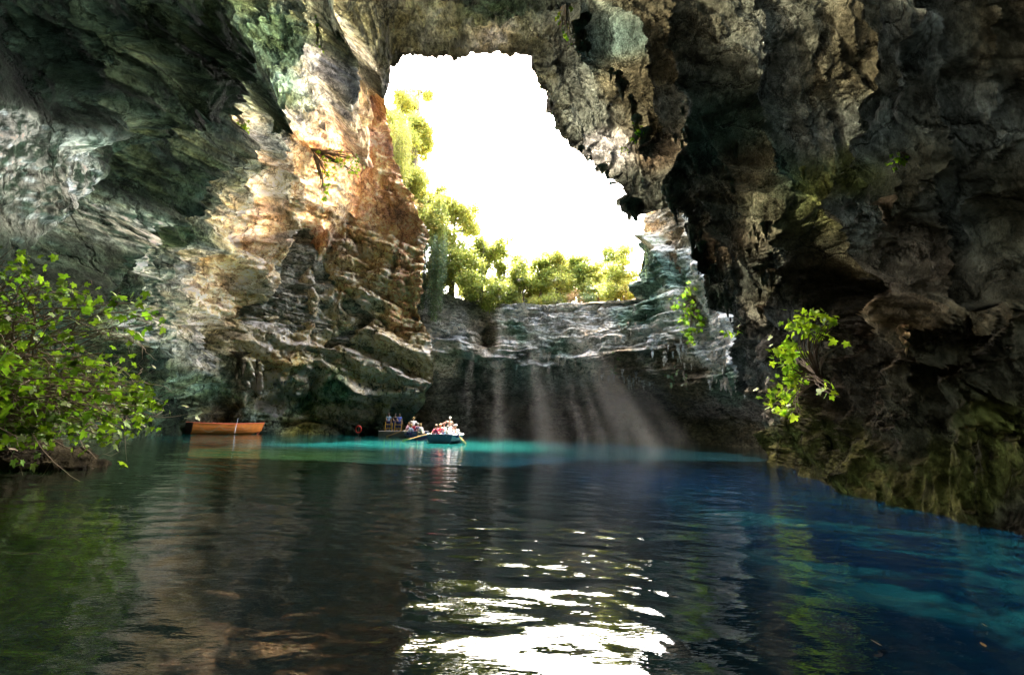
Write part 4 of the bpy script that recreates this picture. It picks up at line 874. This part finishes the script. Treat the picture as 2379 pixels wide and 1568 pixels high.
# ================================================================== people
SKIN = plain('skin', (0.46, 0.27, 0.18), .6, .3, .08, 12)
CL = {k: plain(k + '_cloth', c, .85, .15, .12, 14) for k, c in dict(white=(.72,.70,.70), pink=(.70,.42,.50), maroon=(.22,.02,.05), red=(.45,.05,.07), brown=(.26,.17,.13), pale_green=(.55,.62,.50), navy=(.03,.04,.13), light_blue=(.32,.46,.62), blue=(.10,.16,.50), black=(.02,.02,.022), grey=(.2,.2,.22), denim=(.10,.15,.28), cream=(.66,.58,.42)).items()}
HAIRM = {k: plain(k + '_hair', c, .7, .3, .2, 20) for k, c in dict(dark=(.03,.02,.015), brown=(.12,.06,.03), blond=(.45,.30,.12), grey=(.5,.48,.45)).items()}
def skin_obj(name, J, E, rad, root, mat, parent, sub=1):
    me = bpy.data.meshes.new(name); me.from_pydata([tuple(j) for j in J], E, []); me.update(); o = link(name, me, mat, parent)
    md = o.modifiers.new('skin', 'SKIN'); md.use_smooth_shade = True; sv = me.skin_vertices[0].data
    for i, r in enumerate(rad): sv[i].radius = (r, r) if np.isscalar(r) else r; sv[i].use_root = (i == root)
    if sub: s_ = o.modifiers.new('sub', 'SUBSURF'); s_.levels = s_.render_levels = sub
    return o
def person(loc, face, label, top, bottom, hair, pose='sit', arms=('lap', 'lap'), lean=.08, hat=None, group=None, scale=1.0, bare=False, tilt=0.0):
    e = empty('person', loc, label, 'person', group, face); e.scale = (scale,) * 3
    V3 = lambda *a: np.array(a, float)
    pel = V3(0, 0, .12 if pose == 'sit' else .93); ch = pel + V3(0, lean * 1.6, .30); nk = pel + V3(0, lean * 2.6, .50); hd0 = nk + V3(0, .03 + lean * .3, .09); hc = nk + V3(tilt * .05, .04 + lean * .4, .19)
    if pose == 'sit': kn = lambda s: V3(.13 * s, .42, .12); an = lambda s: V3(.12 * s, .44, -.28); hp = lambda s: pel + V3(.10 * s, .03, -.01)
    else: kn = lambda s: V3(.12 * s, .04, .50); an = lambda s: V3(.13 * s + .04 * s, -.02, .08); hp = lambda s: pel + V3(.10 * s, 0, -.05)
    J = [pel, ch, nk, hd0, hc, hc + V3(0, .005, .085)]; Rr = [(.135, .115), (.15, .115), .058, .055, (.082, .095), (.05, .06)]; E = [(0, 1), (1, 2), (2, 3), (3, 4), (4, 5)]
    arm = {}
    for s in (-1, 1):
        b = len(J); k_, a_ = kn(s), an(s); J += [hp(s), k_, a_, a_ + V3(0, .15, -.055)]; Rr += [.088, .062, .042, .035]; E += [(0, b), (b, b+1), (b+1, b+2), (b+2, b+3)]
        sh = nk + V3(.185 * s, -.01, -.06); mode = arms[0 if s < 0 else 1]
        if mode == 'lap': el = sh + V3(.05 * s, .08, -.27); hn = el + V3(-.06 * s, .22, -.04)
        elif mode == 'up': el = sh + V3(.22 * s, .08, .10); hn = el + V3(-.12 * s, .06, .22)
        elif mode == 'out': el = sh + V3(.26 * s, .08, -.12); hn = el + V3(.22 * s, .10, -.12)
        elif mode == 'down': el = sh + V3(.07 * s, -.02, -.29); hn = el + V3(.02 * s, .06, -.25)
        else: el = sh + V3(.14 * s, .20, -.16); hn = el + V3(.0, .24, -.02)          # row: forwards to an oar
        arm[s] = (sh, el, hn); b = len(J); dh = (hn - el) / np.linalg.norm(hn - el); pm = hn + dh * .07
        J += [sh, el, hn, pm]; Rr += [.055, .043, .030, (.036, .022)]; E += [(1, b), (b, b+1), (b+1, b+2), (b+2, b+3)]
        sd_ = np.cross(dh, [0, 0, 1.]); sd_ /= np.linalg.norm(sd_) + 1e-9; fd = np.array([0, 0, -1.])
        for q, ln_ in enumerate((.070, .082, .076, .058)):
            f0 = pm + sd_ * (q - 1.5) * .021 + dh * .015; f1 = f0 + dh * ln_ * .55; f2 = f1 + dh * ln_ * .35 + fd * ln_ * .3; c = len(J); J += [f0, f1, f2]; Rr += [.010, .009, .008]; E += [(b+3, c), (c, c+1), (c+1, c+2)]
        c = len(J); th0 = hn + dh * .03 - sd_ * .035; J += [th0, th0 + dh * .035 - sd_ * .02, th0 + dh * .06 - sd_ * .015 + fd * .01]; Rr += [.012, .011, .009]; E += [(b+2, c), (c, c+1), (c+1, c+2)]
    skin_obj('body', J, E, Rr, 0, SKIN, e)
    # clothing follows the body, slightly fuller
    K = [pel + V3(0, 0, -.03), pel + V3(0, lean * .6, .12), ch, nk + V3(0, -.01, -.03)]; KR = [(.155, .13), (.150, .125), (.175, .135), .078]; KE = [(0, 1), (1, 2), (2, 3)]
    for s in (-1, 1):
        sh, el, hn = arm[s]; b = len(K); cuff = el * .6 + sh * .4 if bare else el * .15 + hn * .85; K += [sh, sh * .4 + el * .6] + ([] if bare else [el, cuff]); KR += [.072, .062] + ([] if bare else [.056, .045]); KE += [(2, b), (b, b+1)] + ([] if bare else [(b+1, b+2), (b+2, b+3)])
    skin_obj('shirt', K, KE, KR, 0, CL[top], e)
    K = [pel + V3(0, 0, .02)]; KR = [(.145, .125)]; KE = []
    for s in (-1, 1):
        b = len(K); K += [hp(s), kn(s), an(s) * .9 + kn(s) * .1]; KR += [.105, .078, .060]; KE += [(0, b), (b, b+1), (b+1, b+2)]
    skin_obj('trousers', K, KE, KR, 0, CL[bottom], e)
    # face and hair
    for sx_ in (-1, 1):
        bm = bmesh.new(); bmesh.ops.create_icosphere(bm, subdivisions=1, radius=.011, matrix=Matrix.Translation(Vector(hc + V3(.031 * sx_, .086, .012))))
        bm_obj('eye', bm, CL['black'], e, True)
    bm = bmesh.new(); bmesh.ops.create_cone(bm, segments=6, radius1=.018, radius2=.006, depth=.05, matrix=Matrix.Translation(Vector(hc + V3(0, .10, -.012))) @ Matrix.Rotation(R(-12), 4, 'X')); bm_obj('nose', bm, SKIN, e, True)
    bm = bmesh.new(); boxm(bm, -.022, .022, -.004, .006, -.004, .004, .002); bmesh.ops.translate(bm, verts=bm.verts, vec=Vector(hc + V3(0, .090, -.045))); bm_obj('mouth', bm, CL['red'], e)
    bm = bmesh.new(); bmesh.ops.create_icosphere(bm, subdivisions=3, radius=1)
    for v in bm.verts:
        c = v.co.copy(); low = -.35 if hair[1] == 'short' else -1.25
        if c.y > .35 and c.z < .45: c.y = .35
        if c.z < 0: c.z *= (1.0 if hair[1] == 'short' else 1.7)
        nz = 1 + .05 * math.sin(c.x * 9 + c.y * 7) ; v.co = Vector((c.x * .094 * nz, c.y * .105 * nz - .012, c.z * .098 * nz + .035)) + Vector(hc)
    bm_obj('hair', bm, HAIRM[hair[0]], e, True)
    if hat:
        bm = bmesh.new(); bmesh.ops.create_cone(bm, cap_ends=True, segments=18, radius1=.11, radius2=.085, depth=.10, matrix=Matrix.Translation(Vector(hc + V3(0, -.005, .115))))
        bmesh.ops.create_cone(bm, cap_ends=True, segments=18, radius1=.17, radius2=.165, depth=.012, matrix=Matrix.Translation(Vector(hc + V3(0, .03, .066)))); bm_obj('hat', bm, CL[hat], e, True)
    return e
def in_boat(px_, Y, z, *a, **k):
    Y += 1.7 if k.get('group') == GF_ else 1.9
    P = atY(px_, 1000, Y); return person((P[0], P[1], z + .14), *a, **k)
GF_ = 'passengers in the navy boat'; GR_ = 'passengers in the blue boat'
in_boat(1006, 34.9, .28, R(-50), 'person in a maroon top with brown hair, leftmost in the navy boat', 'maroon', 'navy', ('brown', 'long'), group=GF_, arms=('row', 'lap'))
in_boat(1019, 36.2, .34, R(-20), 'person in a crimson top with blond hair, second from left in the navy boat', 'red', 'black', ('blond', 'short'), group=GF_, arms=('lap', 'out'))
in_boat(1033, 37.0, .40, R(20), 'person in a pale green shirt seated between the crimson top and the standing man', 'pale_green', 'navy', ('brown', 'short'), group=GF_, bare=True)
in_boat(1044, 36.0, .12, R(5), 'bent person in a brown shirt standing in the navy boat, seen from behind', 'brown', 'white', ('grey', 'short'), pose='stand', arms=('out', 'down'), lean=.13, group=GF_, scale=.97)
in_boat(1042, 34.4, .22, R(25), 'person in a white top seated low at the feet of the standing man', 'white', 'light_blue', ('dark', 'short'), group=GF_)
in_boat(1062, 35.2, .30, R(30), 'person in a white shirt and hat, rightmost in the navy boat', 'white', 'navy', ('brown', 'short'), hat='white', group=GF_, arms=('lap', 'row'))
in_boat(1053, 36.8, .26, R(-10), 'person in a black top half hidden on the right side of the navy boat', 'black', 'navy', ('dark', 'short'), group=GF_)
in_boat(943, 43.6, .34, R(-60), 'person with a raised arm at the left end of the blue boat', 'pink', 'cream', ('blond', 'short'), arms=('up', 'lap'), group=GR_)
in_boat(950, 42.6, .22, R(-40), 'person in a light blue top seated below the raised arm in the blue boat', 'light_blue', 'navy', ('blond', 'long'), group=GR_)
in_boat(959, 43.4, .80, R(10), 'big figure in a white and pink shirt sitting highest in the blue boat', 'white', 'red', ('blond', 'short'), arms=('row', 'row'), group=GR_, scale=1.08)
in_boat(967, 44.2, .36, R(-20), 'person in a pink top half hidden right of the tallest passenger', 'pink', 'grey', ('brown', 'short'), group=GR_)
in_boat(974, 42.8, .34, R(40), 'person in a navy vest and short hair second from the right in the blue boat', 'navy', 'grey', ('grey', 'short'), group=GR_)
in_boat(982, 42.6, .30, R(60), 'person in a white shawl with fair hair at the right end of the blue boat', 'white', 'cream', ('blond', 'long'), group=GR_)
# ---- landing platform with yellow rails in the grotto
M_YELLOW = plain('yellow_paint', (0.55, 0.33, 0.05), .5, .4, .2, 6); M_STONE = plain('landing_stone', (.12, .11, .09), .9, .2, .4, 3)
pf = atY(915, 990, 49.5)
bm = bmesh.new(); boxm(bm, -1.5, 1.5, 0, 3.2, -.8, .55, .06)
for v in bm.verts: v.co += Vector((random.uniform(-.06, .06), random.uniform(-.06, .06), random.uniform(-.03, .03)))
e = bm_obj('landing_stage', bm, M_STONE); e.location = (pf[0], pf[1], 0); tag(e, 'low stone landing stage in the dark grotto behind the blue boat', 'landing stage')
for i, (px_, lab) in enumerate(((903, 'yellow wooden railing on the left half of the landing stage'), (925, 'yellow wooden railing on the right half of the landing stage'))):
    P = atY(px_, 990, 49.6); e = empty('railing', (P[0], P[1], .55), lab, 'railing', 'yellow railings of the landing')
    for x in (-.34, .34):
        bm = bmesh.new(); boxm(bm, x - .03, x + .03, -.03, .03, -.05, .78 + (.12 if x < 0 else 0), .006); bm_obj('post', bm, M_YELLOW, e)
    for z in (.22, .60):
        bm = bmesh.new(); boxm(bm, -.31, .31, -.022, .022, z, z + .055, .006); bm_obj('rail', bm, M_YELLOW, e)
for px_, top, hr, lab in ((902, 'light_blue', 'dark', 'person in a light blue shirt behind the left yellow railing'), (917, 'black', 'dark', 'person in a dark shirt between the two yellow railings'), (927, 'blue', 'dark', 'person in a blue shirt behind the right yellow railing')):
    P = atY(px_, 985, 50.6); person((P[0], P[1], .56), R(180 + random.uniform(-30, 30)), lab, top, 'navy', (hr, 'short'), pose='stand', arms=('down', 'lap'), lean=.02, group='people on the landing stage', bare=True)
# lifebuoy at the water's edge
P = atY(833, 996, 48.5); tb = Tubes(); th = np.linspace(0, 2 * math.pi, 25); e = empty('lifebuoy', (P[0], P[1], .62), 'small red lifebuoy hanging on a post at the foot of the left wall', 'lifebuoy')
tb.add(np.stack([np.cos(th) * .27, 0 * th, np.sin(th) * .33], 1), .055, 8); tb.build('ring', CL['red'] if False else plain('red_plastic', (.55, .04, .02), .5, .4, .1, 5), e)
tb = Tubes(); tb.add([[0, .07, -1.1], [0, .07, .5]], .03, 6); tb.build('post', M_BARK, e)
# leaves drifting on the lake
lv_m = M_DRY
for i, (x, y) in enumerate(((2295,1455),(2290,1502),(2050,1500))):
    P = atZ(x, y, .02); l = Leaves(OVAL2D, 100 + i); l.add(np.zeros((1, 3)), .07, 0); o = l.build('floating_leaf', lv_m); o.location = tuple(P); o.rotation_euler = (0, 0, i)
    tag(o, ('dry leaf floating on the blue water near the right edge', 'dry leaf floating just below another near the right edge', 'dry leaf floating between the white glints and the right edge', 'dry leaf floating on the dark water below the right end of the tour boats',
        'dry leaf floating among the white glints', 'dry leaf floating nearest the bottom right corner', 'dry leaf floating on the black water near the bottom left', 'dry leaf floating on the brown reflection left of the sky reflection')[i], 'leaf', 'leaves floating on the lake')
# ================================================================== light shafts shaped by added columns of thin haze, fanned out by hand
SH = [((1085,700),(992,1019),20,.8,47), ((1112,700),(1078,1019),16,.5,46.5), ((1160,690),(1161,1024),20,1,47), ((1222,700),(1262,1029),18,.6,46.5), ((1268,700),(1362,1033),18,.6,47), ((1300,700),(1462,1038),22,1,46),
      ((1400,830),(1530,1046),16,.8,38.5), ((1452,850),(1610,1052),16,.7,38), ((1335,830),(1400,1042),14,.5,39), ((1205,650),(1290,1085),24,.9,33), ((1290,650),(1530,1085),26,1,33), ((1165,650),(1150,1080),20,.6,33),
      ((1135,690),(1122,1021),7,1,47), ((1242,700),(1312,1031),7,1,47), ((1286,700),(1412,1036),8,1,46), ((1330,760),(1500,1040),7,1,43), ((1140,690),(1040,1020),7,1,47.5)]
for rm_, den, sel in ((2.3, .0002, (0, 3, 6, 9)), (2.3, .0002, (1, 4, 7, 10)), (2.3, .0002, (2, 5, 8, 11)), (1.35, .0005, (0, 2, 4, 6, 9)), (1.35, .0005, (1, 3, 5, 7, 8)), (1.35, .0005, (10, 11)), (.75, .0013, range(12)), (.35, .0042, range(12)), (.8, .0050, (12, 13, 14, 15, 16))):
    tb = Tubes()
    for q in sel:
        (a, b, wd, st, Ys) = SH[q]; A_ = atY(a[0], a[1], Ys); B_ = atY(b[0], b[1], Ys - 3); B_[2] = -.3
        r0s, r1s = wd * .22 / PF * Ys * rm_ * (.6 + .4 * st), wd * 1.5 / PF * (Ys - 3) * rm_ * (.6 + .4 * st)
        tb.add(np.linspace(A_, B_, 6), np.linspace(r0s, r1s, 6), 16)
    V = np.concatenate(tb.V); Fq = np.concatenate(tb.F); caps = []
    for q in range(len(list(sel))):
        c = q * 96; caps.append(np.arange(c, c + 16)); caps.append(np.arange(c + 80, c + 96)[::-1])
    mo = link('shaft_mist', np_mesh('shaft_mist', V, [Fq, np.array(caps)]), None)
    m = bpy.data.materials.new('light_shaft_mist'); m.use_nodes = True; t = m.node_tree; t.nodes.remove(t.nodes['Principled BSDF']); pv = t.nodes.new('ShaderNodeVolumePrincipled'); pv.inputs['Density'].default_value = den; pv.inputs['Color'].default_value = (.95, .97, 1, 1)
    t.links.new(pv.outputs[0], t.nodes['Material Output'].inputs['Volume']); mo.data.materials.append(m); tag(mo, kind='stuff')
